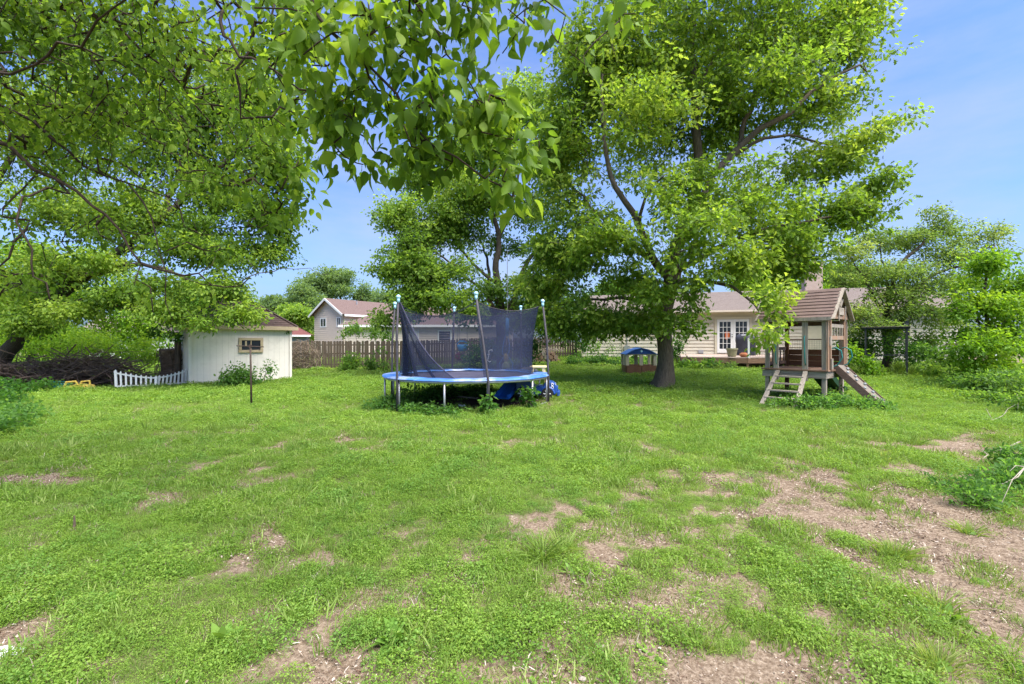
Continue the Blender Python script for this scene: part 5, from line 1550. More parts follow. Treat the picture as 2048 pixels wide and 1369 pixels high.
l_blobs = [
    B(540, 300, 16.8, 1.3, 1.4, 1.5), B(470, 400, 16.6, 1.5, 1.5, 1.3), B(550, 430, 16.8, .9, 1.2, 1.0), B(520, 510, 16.6, .7, 1.0, .6), B(380, 480, 16, 1.5, 1.4, 1.0), B(260, 430, 16, 1.6, 1.4, 1.2), B(130, 420, 16.5, 1.6, 1.5, 1.3, .8),
    B(430, 570, 15.2, 1.0, 1.0, .5), B(480, 620, 14.9, .75, .8, .38), B(350, 620, 14.9, .9, .9, .4), B(400, 640, 14.6, .5, .5, .2), B(240, 590, 15.4, 1.1, 1.0, .45), B(120, 560, 16, 1.2, 1.0, .6, .7), B(30, 560, 16.5, 1.2, 1.0, .7, .7),
    B(350, 290, 17, 2.0, 1.8, 1.7), B(200, 260, 17.4, 2.0, 1.8, 1.8, .8), B(450, 230, 17.2, 1.8, 1.6, 1.5), B(40, 260, 17.5, 2.2, 1.8, 2.0, .7), B(500, 180, 17.5, 1.7, 1.6, 1.2), B(300, 120, 17.5, 2.4, 2, 1.8, .6), B(100, 80, 17.8, 2.4, 2, 1.8, .5),
    B(560, 350, 17, .8, .9, .7), B(60, 640, 15.2, 1.1, .8, .5, 1.2), B(160, 620, 15, 1.0, .8, .4, 1.2), B(-20, 600, 15.4, 1.2, .9, .9, 1.2), B(90, 520, 15.2, 1.1, .8, .6), B(200, 520, 15.0, 1.0, .8, .5), B(560, 500, 16.6, .5, .8, .5), B(440, 500, 15.6, 1.0, 1.0, .6), B(320, 570, 15, .9, .8, .4),
]
tree("leaning_hackberry", "leafy tree with leaning dark trunk spreading over the brush pile and shed", "tree", LB, l_limbs, l_blobs, 'left_leaf', .12, 34, .44, 8.0, flat=.5, kw=dict(droop=.35, tintvar=.17), tmpl=T_OVAL)

# mulberry: trunk stands left of the picture, boughs reach overhead
UB = Vector((-6.9, 4.3, 0)); UB.z = gz(UB.x, UB.y)
Fk = Vector((-6.2, 4.6, 2.7)); Ft = Vector((-5.0, 3.5, 4.75)); Fu = Vector((-3.0, 3.0, 5.1))
u_limbs = [
    ([UB - Vector((0, 0, .2)), UB + Vector((.1, 0, 1.2)), Fk, Vector((-5.6, 4.0, 4.0)), Ft, Vector((-4.0, 3.2, 5.05)), Fu], .22, .05),
    ([Fu] + Ws((560, -110, 3.3), (640, 20, 3.1), (695, 95, 3.1), (790, 190, 3.1), (870, 280, 3.1), (960, 350, 3.1), (1025, 395, 3.1)), .024, .005),
    ([Fk] + Ws((-60, 140, 5.2), (20, 172, 5.4), (130, 215, 5.6), (270, 258, 5.8), (330, 290, 5.9)), .045, .008),
    ([Fk] + Ws((-90, 190, 5.2), (0, 210, 5.4), (100, 270, 5.5), (170, 335, 5.6), (250, 365, 5.7), (350, 400, 5.8)), .040, .007),
    ([Fk] + Ws((-90, 270, 5.2), (0, 292, 5.3), (120, 360, 5.4), (190, 410, 5.4), (235, 465, 5.4), (275, 530, 5.3), (290, 580, 5.3), (306, 625, 5.3)), .040, .007),
    ([Fk] + Ws((-70, 190, 4.6), (10, 142, 4.4), (80, 105, 4.3), (150, 72, 4.2), (245, 25, 4.0), (290, -50, 3.8)), .026, .008),
    ([Ft] + Ws((60, -90, 4.8), (130, -10, 4.7), (200, 40, 4.8), (270, 85, 4.8), (340, 150, 5), (400, 215, 5.1), (450, 300, 5.2), (470, 380, 5.2)), .032, .006),
    ([Fu] + Ws((390, -70, 3.6), (440, 50, 3.5), (465, 85, 3.5), (505, 118, 3.5), (600, 170, 3.4), (700, 235, 3.4), (745, 300, 3.4)), .022, .005),
    ([Fu] + Ws((640, -120, 3.2), (790, -30, 3.1), (880, 65, 3.1), (930, 150, 3.2), (985, 225, 3.3), (1045, 290, 3.3)), .02, .004),
    ([W(790, -30, 3.1)] + Ws((950, -90, 3.2), (1085, -30, 3.3), (1110, 40, 3.4), (1135, 85, 3.5), (1170, 130, 3.5)), .016, .004),
    ([W(120, 360, 5.4)] + Ws((140, 385, 5.4), (100, 385, 4.9), (40, 400, 4.6), (60, 500, 4.6), (75, 545, 4.6), (100, 600, 4.6)), .014, .008),
    ([W(275, 530, 5.3)] + Ws((340, 545, 5.3), (400, 560, 5.3), (450, 578, 5.3), (500, 555, 5.3)), .016, .006),
    ([W(250, 365, 5.7)] + Ws((300, 440, 5.5), (320, 500, 5.4), (330, 580, 5.4), (345, 640, 5.4)), .014, .006),
]
u_blobs = [
    B(620, 50, 3.0, .36, .35, .30, .9), B(720, 100, 3.1, .44, .4, .30, .8), B(840, 80, 3.1, .42, .4, .36, 1.1), B(930, 170, 3.2, .36, .4, .34, 1.1), B(985, 250, 3.2, .30, .35, .28, 1.1), B(1005, 340, 3.2, .20, .22, .2, 1.4),
    B(880, 240, 3.1, .36, .35, .28, 1.1), B(780, 195, 3.2, .32, .35, .20, .8), B(690, 215, 3.3, .32, .3, .18, .8), B(1060, 20, 3.4, .26, .3, .24, 1.0), B(950, 20, 3.2, .36, .4, .3, 1.0), B(1035, 300, 3.2, .14, .2, .16, 1.2), B(650, 150, 3.4, .36, .4, .28, .8),
    B(668, 305, 3.5, .15, .16, .11, 1.3), B(700, 325, 3.5, .10, .1, .06, 1.2), B(775, 310, 3.5, .14, .15, .11, 1.2), B(1170, 75, 3.5, .10, .12, .14, 1.2), B(1230, 25, 3.6, .14, .14, .16, 1.0), B(870, 320, 3.2, .22, .2, .10, 1.1),
    B(520, 60, 3.9, .55, .5, .42, 1.2), B(560, 200, 4.2, .55, .5, .45, 1.2), B(420, 90, 4.6, .75, .6, .6, 1.6), B(260, 70, 4.9, .85, .7, .65, 1.7), B(90, 80, 5.0, .85, .7, .7, 1.7), B(10, 20, 5.0, .7, .6, .5, 1.6), B(180, 10, 4.9, .8, .6, .4, 1.4),
    B(150, 230, 5.6, .85, .8, .6, 1.7), B(20, 220, 5.8, .7, .7, .5, 1.7), B(330, 210, 5.4, .80, .7, .55, 1.6), B(470, 290, 5.0, .6, .6, .5, 1.5), B(555, 360, 4.8, .42, .4, .34, 1.3), B(530, 430, 4.8, .26, .3, .22, 1.2), B(80, 340, 6, .75, .7, .45, .9), B(250, 340, 6, .75, .7, .4, .8), B(390, 380, 5.6, .55, .5, .35, .9),
    B(40, 460, 5.8, .7, .6, .4, .6), B(200, 450, 5.6, .6, .5, .35, .5), B(330, 480, 5.5, .45, .4, .3, .4), B(420, 580, 5.4, .3, .3, .12, .5), B(300, 580, 5.4, .3, .3, .15, .4), B(110, 550, 5.8, .6, .5, .2, .45), B(10, 580, 5.9, .5, .5, .2, .6), B(400, 470, 5.6, .4, .4, .3, .6),
    B(-150, 200, 5, 1.0, .9, .9, .5), B(300, -150, 4.2, 1.0, .9, .5, .5), B(700, -120, 3.3, .7, .7, .3, .6),
]
def clear(p):
    p = np.asarray(p)[:, :3]
    d = np.sqrt(p[:, 0] ** 2 + p[:, 1] ** 2 + (p[:, 2] - H) ** 2)
    return d > 1.5
tree("mulberry_tree", "mulberry whose large leaved boughs hang overhead across the upper left", "tree", UB, u_limbs, u_blobs, 'mulberry_leaf', .098, 8, .19, 17, flat=.8, tmpl=T_MULB, bark='bark_mulb',
     cut=clear, fine=lambda p: .62 + .38 * sstep(-.62, -.40, p[:, 0] / p[:, 1]), step=.16, shell=1.6, kw=dict(droop=1.0, tintvar=.2, sizevar=.5, jit=.75))

# layered dogwood in front of the house on the right
DB = at(1776, 20.2)
d_limbs = [
    ([DB - Vector((0, 0, .2)), W(1776, 690, 20.2), W(1772, 640, 20.2), W(1782, 590, 20.2), W(1795, 540, 20.3), W(1830, 500, 20.4), W(1890, 460, 20.6)], .21, .03),
    (Ws((1776, 700, 20.2), (1800, 650, 20), (1815, 610, 19.9), (1850, 560, 20), (1920, 530, 20.2), (1990, 490, 20.5)), .14, .02),
    (Ws((1774, 640, 20.2), (1745, 590, 20), (1725, 550, 19.9), (1700, 510, 19.9)), .10, .02),
    (Ws((1778, 600, 20.2), (1770, 540, 20.6), (1760, 490, 21)), .08, .02),
    (Ws((1774, 660, 20.2), (1735, 625, 19.4), (1700, 610, 19)), .06, .02),
]
d_blobs = []
for px, py, d, rx, rz in ((1700, 500, 19.9, 1.0, .30), (1760, 480, 21, 1.2, .35), (1740, 540, 19.8, 1.4, .25), (1690, 560, 19.5, .9, .22), (1800, 545, 20, 1.6, .30), (1850, 480, 20.6, 1.3, .35), (1900, 450, 20.8, 1.0, .28),
                          (1960, 470, 20.6, 1.1, .30), (1900, 510, 20.4, 1.5, .30), (1870, 570, 19.8, 1.4, .28), (1790, 590, 19.6, 1.4, .22), (1720, 620, 19.2, 1.1, .20), (1830, 620, 19.4, 1.3, .22), (1760, 650, 19, 1.0, .18), (1880, 640, 19.4, 1.0, .3),
                          (1700, 660, 19.2, .7, .18), (1940, 560, 20, 1.0, .35), (1985, 500, 20.6, .9, .3), (1720, 700, 19.2, .6, .3), (1850, 690, 19.6, .7, .35), (1800, 420 + 60, 21.4, 1.2, .3), (1870, 430, 21, .6, .2), (2010, 465, 20.8, .4, .18)):
    d_blobs.append(B(px, py, d, rx, rx * .9, rz * 1.7, .75))
tree("dogwood_tree", "dark trunked tree with flat layered foliage before the house's right half", "tree", DB, d_limbs, d_blobs, 'dogwood_leaf', .105, 40, .46, 6.2, flat=.42, clump=.4, kw=dict(droop=.15, up=1.2, jit=.4, wind=(.5, 0, 0)), tmpl=T_OVAL)

# bright young tree at the right edge
RB = at(1985, 15.0)
r_limbs = [([RB - Vector((0, 0, .2)), W(1980, 690, 15), W(1965, 610, 15), W(1975, 540, 15), W(1990, 490, 15.1)], .10, .015),
           (Ws((1980, 680, 15), (2020, 610, 15.2), (2040, 540, 15.4)), .06, .012), (Ws((1975, 660, 15), (1930, 610, 14.7), (1910, 580, 14.6)), .05, .012), (Ws((1980, 700, 15), (1930, 690, 14.4), (1890, 690, 14.2)), .04, .012)]
r_blobs = [B(1975, 530, 15, .7, .7, .55), B(2030, 560, 15.3, .8, .8, .7), B(1948, 600, 14.7, .6, .7, .55), B(1995, 620, 14.8, .9, .9, .6), B(1965, 680, 14.5, .8, .9, .55), B(2040, 680, 14.8, .9, .9, .7), B(1925, 690, 14.3, .45, .6, .45), B(1925, 620, 14.6, .3, .4, .4), B(2080, 600, 15.4, .9, .9, 1.0), B(1985, 725, 14.3, 1.0, .8, .35), B(1930, 560, 14.9, .3, .3, .22)]
tree("young_elm", "bright green bushy young tree at the right edge", "tree", RB, r_limbs, r_blobs, 'bright_leaf', .115, 36, .36, 8, flat=.6, kw=dict(droop=.3, tintvar=.14), tmpl=T_OVAL)

# ------------------------------------------------------------------ trees far behind
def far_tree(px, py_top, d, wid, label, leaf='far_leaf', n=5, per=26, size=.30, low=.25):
    b = at(px, d); top = H - (py_top - 684.5) / F * d; hgt_ = top - b.z
    P = lambda x, f: Vector((b.x + x, b.y, b.z + hgt_ * f))
    limbs = [([P(0, -.02), P(.1, .2), P(-.1, .45), P(.1, .7), P(0, .92)], .028 * hgt_, .03), ([P(0, .3), P(-wid * .3, .5), P(-wid * .6, .66)], .09, .02), ([P(0, .34), P(wid * .3, .54), P(wid * .6, .68)], .09, .02)]
    blobs = []
    for i in range(n * 2):
        f = low + .08 + (.82 - low) * random.random(); ww = wid * (1 - ((f - .5) / .62) ** 2) ** .5 if abs(f - .5) < .6 else wid * .3
        x = random.uniform(-.75, .75) * ww
        blobs.append(((b.x + x, b.y + random.uniform(-.5, .5) * ww, b.z + hgt_ * f), (wid * random.uniform(.32, .45), wid * .38, hgt_ * random.uniform(.10, .15)), .8))
    blobs.append(((b.x, b.y, b.z + hgt_ * .9), (wid * .28, wid * .28, hgt_ * .09), 1))
    return tree("background_tree", label, "tree", b, limbs, blobs, leaf, size, per, .8, 34 / (wid * wid) + .9, flat=.65, group="trees beyond the fence and houses", kw=dict(droop=.3))
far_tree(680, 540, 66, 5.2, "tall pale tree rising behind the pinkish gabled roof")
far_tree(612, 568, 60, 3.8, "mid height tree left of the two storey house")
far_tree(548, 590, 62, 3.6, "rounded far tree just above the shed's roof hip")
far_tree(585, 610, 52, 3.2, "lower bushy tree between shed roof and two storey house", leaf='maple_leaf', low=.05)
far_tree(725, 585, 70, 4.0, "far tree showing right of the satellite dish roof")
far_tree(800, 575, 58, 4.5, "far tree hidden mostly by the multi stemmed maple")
far_tree(1560, 505, 41, 4.6, "light green tree above the ranch roof, left of chimney", leaf='bright_leaf')
far_tree(1690, 525, 44, 4.2, "tree above the ranch roof, right of chimney", leaf='shrub_leaf')
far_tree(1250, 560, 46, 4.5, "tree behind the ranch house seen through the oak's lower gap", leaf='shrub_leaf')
far_tree(60, 480, 30, 4.6, "sunlit yellow green tree behind the leaning trunk", leaf='bright_leaf', size=.2, low=.1)
far_tree(210, 520, 33, 4.2, "sunlit yellow green tree behind the big hedge bush", leaf='bright_leaf', size=.2, low=.1)
far_tree(-60, 520, 26, 3.6, "bright tree at the far left edge behind the dark brush heap", leaf='bright_leaf', size=.2, low=.08)
far_tree(430, 560, 44, 4.6, "tree hidden behind the shed", leaf='shrub_leaf', low=.1)

# dark evergreens along the fence, right of the trampoline
shrub("fence_shrub", "tall dark shrub in the fence corner right of the trampoline net", "shrub",
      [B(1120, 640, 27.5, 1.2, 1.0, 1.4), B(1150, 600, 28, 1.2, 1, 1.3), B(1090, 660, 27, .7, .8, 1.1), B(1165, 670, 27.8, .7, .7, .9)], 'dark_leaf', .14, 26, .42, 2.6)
shrub("fence_shrub", "lighter leafy shrub hanging over dark fence before the cream house corner", "shrub",
      [B(1150, 665, 26.5, .7, .6, .5), B(1180, 645, 26.5, .9, .7, .6), B(1195, 690, 26.2, .45, .5, .5)], 'shrub_leaf', .12, 24, .35, 3)
shrub("garden_shrub", "leggy pale shrub against the cream wall between both windows", "shrub", [B(1225, 690, 24.5, .6, .5, .55, .7), B(1200, 712, 24.3, .5, .5, .3)], 'shrub_leaf', .09, 14, .25, 5)
shrub("foundation_bed", "low spreading green bed along the cream house behind the toy playhouse", "shrub",
      [(at(px, 23.2) + Vector((0, 0, .28)), (.75, .6, .32), 1) for px in (1150, 1180, 1210, 1240, 1270, 1300)], 'weed_leaf', .10, 22, .26, 7, flat=.6)
shrub("corner_shrub", "dark upright shrub behind the oak trunk at deck's left corner", "shrub", [B(1358, 690, 20.6, .35, .35, .55), B(1345, 712, 20.6, .3, .3, .3)], 'dark_leaf', .09, 20, .22, 12)
shrub("deck_plants", "clump of pale strap leaved plants before the deck's rim, left of pots", "plant", [(at(px, 20.6) + Vector((0, 0, .18)), (.42, .4, .22), 1) for px in (1370, 1395, 1420)], 'shrub_leaf', .22, 12, .2, 12, tmpl=T_LANCE, flat=.6, stems=False, kw=dict(up=.3, jit=.8, droop=-.6))
shrub("deck_plants", "silvery low plants before the deck directly below the olive pot", "plant", [(at(px, 20.3) + Vector((0, 0, .15)), (.35, .35, .2), 1) for px in (1440, 1462)], 'dogwood_leaf', .14, 14, .2, 12, tmpl=T_LANCE, flat=.6, stems=False, kw=dict(up=.4, jit=.8, droop=-.4))

# ------------------------------------------------------------------ hedge, bushes and weeds
shrub("hedge_bush", "big sunlit yellow green bush behind the brush pile", "bush",
      [B(270, 700, 20.5, 1.3, 1.1, .75), B(200, 690, 20.8, 1.3, 1.1, .85), B(120, 680, 21.2, 1.3, 1.1, .9), B(310, 712, 20, .55, .8, .5), B(50, 670, 21.5, 1.5, 1.2, 1.1), B(-30, 670, 21.5, 1.4, 1.2, 1.1)], 'bright_leaf', .10, 30, .35, 5.5)
shrub("mulberry_seedling", "small dark leaved tree shoot beside the vine covered stump", "sapling", [B(340, 640, 17.6, .55, .5, .32), B(318, 660, 17.6, .35, .4, .22), B(352, 668, 17.6, .3, .3, .3)], 'dark_leaf', .10, 20, .26, 9, base=at(341, 17.9))
shrub("shed_bush", "rounded green bush against the cream shed wall under its window", "bush", [(at(482, 16.4) + Vector((0, 0, .45)), (.60, .5, .45), 1), (at(450, 15.9) + Vector((0, 0, .26)), (.5, .45, .28), 1), (at(505, 16.6) + Vector((0, 0, .3)), (.4, .4, .3), 1)], 'weed_leaf', .10, 24, .26, 11)
shrub("shed_vine", "thin leafy climber at the shed's right end", "vine", [(at(540, 17.6) + Vector((0, 0, .55)), (.35, .25, .3), .8), (at(530, 17.5) + Vector((0, 0, .75)), (.22, .2, .16), .8)], 'weed_leaf', .10, 12, .22, 9)
shrub("eave_ivy", "ivy sprig hanging below the shed's right eave", "vine", [(W(566, 665, 19.0), (.20, .12, .16), 1.2), (W(557, 675, 18.9), (.1, .1, .12), 1.2)], 'dark_leaf', .09, 14, .16, 20, base=at(569, 18.95))
shrub("fence_bush", "leafy bush growing at the board fence left of trampoline", "bush", [(at(712, 24.0) + Vector((0, 0, .62)), (.62, .5, .5), 1), (at(700, 23.8) + Vector((0, 0, .3)), (.6, .5, .3), 1), (at(748, 24.3) + Vector((0, 0, .35)), (.5, .5, .4), .8)], 'shrub_leaf', .14, 20, .3, 8)
shrub("fence_bush", "tall thin weed bush by the fence close to the trampoline's left pole", "bush", [(at(775, 24.4) + Vector((0, 0, .5)), (.45, .4, .5), .8), (at(765, 24.2) + Vector((0, 0, 1.3)), (.25, .25, .35), .6)], 'shrub_leaf', .12, 16, .3, 7)
shrub("fence_bush", "bush topping the board fence before the two storey house", "bush", [B(712, 655, 28, .8, .6, .5), B(750, 665, 28, .7, .6, .4), B(690, 668, 27.6, .4, .5, .35), B(775, 672, 27.8, .5, .5, .3)], 'shrub_leaf', .13, 22, .35, 5)
shrub("net_side_bush", "dark bush behind the trampoline mat seen through the net", "bush", [B(975, 700, 20, .9, .7, .55), B(945, 715, 19.6, .6, .6, .4), B(1060, 690, 22, .9, .7, .7)], 'dark_leaf', .12, 24, .35, 6)
shrub("weed_clump", "weed clump in dark shade beneath the trampoline's left half", "weeds", [(Vector((TR.x + x, TR.y + y, .22)), (.55, .45, .26), 1) for x, y in ((-.9, 1.0), (-.3, 1.2), (.1, .9), (-1.4, .5))], 'weed_leaf', .085, 22, .2, 14)
shrub("weed_clump", "broad weed bank along the trampoline's front left legs", "weeds", [(Vector((TR.x + x, TR.y + y, z)), (.42, .30, z * .9), 1) for x, y, z in ((-1.9, -1.0, .15), (-1.45, -1.5, .15), (-1.0, -1.85, .14), (-.55, -2.05, .13), (-.1, -2.2, .09), (-2.1, -.4, .13))], 'weed_leaf', .075, 24, .17, 24)
shrub("weed_stalk", "tall broad leaved weed stalk beside the trampoline's front pole", "weeds", [(Vector((TR.x + .66, TR.y - 2.12, .36)), (.16, .14, .12), 1), (Vector((TR.x + .58, TR.y - 2.14, .14)), (.12, .1, .1), .8)], 'weed_leaf', .12, 12, .16, 30)
shrub("weed_stalk", "leafy weed stalk before the toy truck at trampoline's right legs", "weeds", [(Vector((TR.x + 1.62, TR.y - 1.45, .48)), (.15, .15, .16), 1), (Vector((TR.x + 1.6, TR.y - 1.42, .22)), (.12, .12, .14), .8)], 'weed_leaf', .12, 12, .17, 26)
CP = at(1652, 11.2)
shrub("weed_clump", "thick weeds growing around the play tower's front legs", "weeds", [(at(px, d) + Vector((0, 0, z)), (.42, .34, z), 1) for px, d, z in ((1580, 11.0, .13), (1615, 10.8, .16), (1650, 10.7, .18), (1690, 10.8, .16), (1720, 10.8, .13), (1600, 11.7, .18), (1660, 11.5, .2), (1740, 10.6, .10))], 'weed_leaf', .07, 24, .17, 26)
shrub("grey_grass_bank", "bank of tall pale grass before the gazebo frame", "grass clump", [(at(px, d) + Vector((0, 0, .15)), (.5, .4, .18), 1) for px, d in ((1705, 17.6), (1730, 17.5), (1760, 17.8), (1788, 18.2))], 'grass', .30, 16, .25, 9, tmpl=T_BLADE, stems=False, kw=dict(up=.2, jit=.6, droop=-1.6, out=.2))
shrub("undergrowth_bush", "leafy light green bush right of the gazebo frame", "bush", [B(1872, 712, 17.6, .6, .6, .5), B(1900, 735, 16.6, .6, .6, .35), B(1850, 735, 18.2, .4, .5, .3)], 'shrub_leaf', .13, 20, .3, 8)
shrub("undergrowth_bush", "small yellow green bush between gazebo's left posts and play tower", "bush", [B(1720, 725, 17.6, .5, .5, .35), B(1700, 705, 17.8, .35, .35, .35), B(1745, 740, 17.2, .4, .4, .25)], 'bright_leaf', .12, 18, .27, 10)
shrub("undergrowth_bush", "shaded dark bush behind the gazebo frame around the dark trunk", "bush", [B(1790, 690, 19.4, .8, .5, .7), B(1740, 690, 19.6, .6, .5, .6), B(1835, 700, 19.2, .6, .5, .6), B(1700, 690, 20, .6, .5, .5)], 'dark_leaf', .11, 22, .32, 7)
shrub("undergrowth_bush", "wide weedy mound at the right edge below the bright young tree", "bush", [(at(px, d) + Vector((0, 0, z)), (rx, .7, z), 1) for px, d, rx, z in ((1960, 13.2, .9, .34), (2030, 12.6, .9, .42), (2080, 11.6, .9, .45), (1910, 14, .8, .26), (2050, 10.6, .6, .26), (1990, 11.8, .6, .18))], 'shrub_leaf', .085, 26, .24, 12)
shrub("weed_clump", "feathery weed clump on bare soil at the lower right", "weeds", [(G(px, py) + Vector((0, 0, z)), (.24, .22, z), 1) for px, py, z in ((1935, 1010, .11), (1965, 1020, .11), (1990, 1000, .13), (1915, 985, .09), (1975, 975, .11), (2010, 960, .12))], 'weed_leaf', .055, 16, .11, 50, tmpl=T_LANCE, kw=dict(up=.5, droop=-.4, jit=.7))
shrub("weed_clump", "dark weed clump with dead sticks at the right edge", "weeds", [(G(px, py) + Vector((0, 0, z)), (.3, .28, z), 1) for px, py, z in ((2045, 985, .17), (2065, 960, .2), (2035, 940, .12))], 'weed_leaf', .06, 22, .12, 40)
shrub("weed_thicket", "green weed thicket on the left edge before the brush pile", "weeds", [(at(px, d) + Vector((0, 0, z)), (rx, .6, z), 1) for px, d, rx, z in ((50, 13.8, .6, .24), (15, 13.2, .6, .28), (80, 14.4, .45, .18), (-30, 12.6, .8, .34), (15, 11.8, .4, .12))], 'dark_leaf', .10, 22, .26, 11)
shrub("weed_thicket", "low shaded weed patch at the left edge, nearest the camera", "weeds", [(at(px, d) + Vector((0, 0, z)), (rx, .5, z), 1) for px, d, rx, z in ((20, 8.6, .5, .22), (-20, 7.8, .6, .26), (40, 9.6, .5, .2))], 'weed_leaf', .08, 22, .18, 18)

# dead branches lying in the weeds on the right
def dead_branch(label, pts, r0, sub):
    b = Vector(pts[0]); r = thing("dead_branch", label, "branch", b)
    m_ = MB(); P = [Vector(p) - b for p in pts]; m_.tube(P, [r0 * (1 - .7 * i / len(P)) for i in range(len(P))], 6)
    for i, q in sub:
        m_.tube([P[i], P[i].lerp(Vector(q) - b, .5) + Vector((0, .02, .03)), Vector(q) - b], [r0 * .6, r0 * .45, r0 * .2], 5)
    m_.build("branch", M['dead_wood'], r, smooth=True)
def Gz(px, py, z): return G(px, py + 0) + Vector((0, 0, z))
dead_branch("pale dead branch poking from the right edge weeds over bare soil", [Gz(2075, 960, .30), Gz(2050, 985, .28), Gz(2036, 1000, .24), Gz(2004, 1008, .20)], .009, [(1, Gz(2004, 1040, .16)), (1, Gz(2020, 1000, .3))])
dead_branch("thin dead branch lying across the bare patch at right", [Gz(2040, 890, .05), Gz(2005, 905, .04), Gz(1975, 915, .03), Gz(1945, 935, .02)], .012, [(1, Gz(1990, 893, .04)), (2, Gz(1960, 905, .05))])
dead_branch("curved pale dead twig in the weedy mound at right", [Gz(1962, 850, .10), Gz(1985, 853, .12), Gz(2005, 848, .16), Gz(2014, 842, .20)], .008, [(1, Gz(1972, 840, .25)), (2, Gz(2030, 836, .28))])
dead_branch("short dead twig standing at the far right edge below young tree", [Gz(2060, 830, .25), Gz(2040, 824, .25), Gz(2034, 815, .3), Gz(2042, 806, .36)], .008, [(1, Gz(2036, 835, .18))])
# ------------------------------------------------------------------ lawn: small tufts instanced over the ground
def tuft(name, kind, n, rad, hlo, hhi, size, tmpl, material):
    a = rng.uniform(0, 2 * math.pi, n); rr = rad * np.sqrt(rng.random(n))
    pos = np.c_[rr * np.cos(a), rr * np.sin(a), np.zeros(n)]
    out = np.c_[np.cos(a), np.sin(a), np.zeros(n)]
    if kind == 'blade':
        d = out * rng.uniform(.15, .9, (n, 1)) + rng.normal(0, .25, (n, 3)); d[:, 2] = rng.uniform(.5, 1.3, n)
        nr = out * .8 + rng.normal(0, .5, (n, 3)); pos[:, 2] = -.005
        sz = rng.uniform(hlo, hhi, n)
    else:
        pos[:, 2] = rng.uniform(hlo, hhi, n) * (1 - .55 * (rr / rad) ** 2)
        d = out + rng.normal(0, .7, (n, 3)); d[:, 2] = rng.normal(.1, .35, n)
        nr = np.c_[rng.normal(0, .42, n), rng.normal(0, .42, n), np.ones(n)]
        sz = size * rng.uniform(.65, 1.3, n)
    tint = .5 + rng.normal(0, .16, n)
    me = leaf_mesh(name, pos, d, nr, sz, tmpl, tint, material)
    return bpy.data.objects.new(name, me)

T_ROUND = T_half([(0, 0), (.42, .3), (.40, .72), (0, 1)], fold=.2)
P_chick = [tuft("chickweed", 'leaf', 170, .115, .010, .055 + .012 * i, .0135, T_SMALL, M['chick']) for i in range(4)]
P_clover = [tuft("clover", 'leaf', 150, .105, 0.015, 0.055 + .012 * i, .0130, T_ROUND, M['clover']) for i in range(4)]
P_blade = [tuft("grass", 'blade', 26, .06, .04, .09 + .025 * i, 1, T_BLADE, M['grass']) for i in range(4)]
P_low = [tuft("low_grass", 'blade', 46, .14, .03, .075, 1, T_BLADE, M['grass']) for i in range(3)] + [tuft("dry_grass", 'blade', 40, .15, .02, .05, 1, T_BLADE, M['straw'])]
P_far = [tuft("far_grass", 'blade', 60, .22, .03, .075, 1, T_BLADE, M['grass']) for i in range(2)] + [tuft("far_clover", 'leaf', 70, .22, .02, .08, .045, T_SMALL, M['chick']) for i in range(2)]
def chips(n):
    a = rng.uniform(0, 6.28, n); rr = .16 * np.sqrt(rng.random(n))
    pos = np.c_[rr * np.cos(a), rr * np.sin(a), rng.uniform(.004, .014, n)]
    d = rng.normal(size=(n, 3)); d[:, 2] *= .2
    nr = rng.normal(0, .35, (n, 3)); nr[:, 2] = 1
    return bpy.data.objects.new("chips", leaf_mesh("chips", pos, d, nr, rng.uniform(.007, .022, n) * (.6 + .8 * rng.random(n)), T_OVAL, rng.random(n) ** 2.0, M['straw']))
def bits(n):
    a = rng.uniform(0, 6.28, n); rr = .15 * np.sqrt(rng.random(n)); t = rng.uniform(0, 6.28, n)
    pos = np.c_[rr * np.cos(a), rr * np.sin(a), rng.uniform(.004, .016, n)]
    d = np.c_[np.cos(t), np.sin(t), rng.normal(0, .1, n)]
    nr = rng.normal(0, .3, (n, 3)); nr[:, 2] = 1
    return bpy.data.objects.new("straw_bits", leaf_mesh("straw_bits", pos, d, nr, rng.uniform(.02, .06, n), T_BLADE, rng.random(n) ** 2.2, M['straw']))
P_mound = [tuft("low_weed", 'leaf', 300, .17, .015, .13 + .02 * i, .017, T_SMALL, M['clover' if i % 2 else 'chick']) for i in range(4)]
P_chip = [chips(42) for i in range(3)] + [bits(26) for i in range(2)]

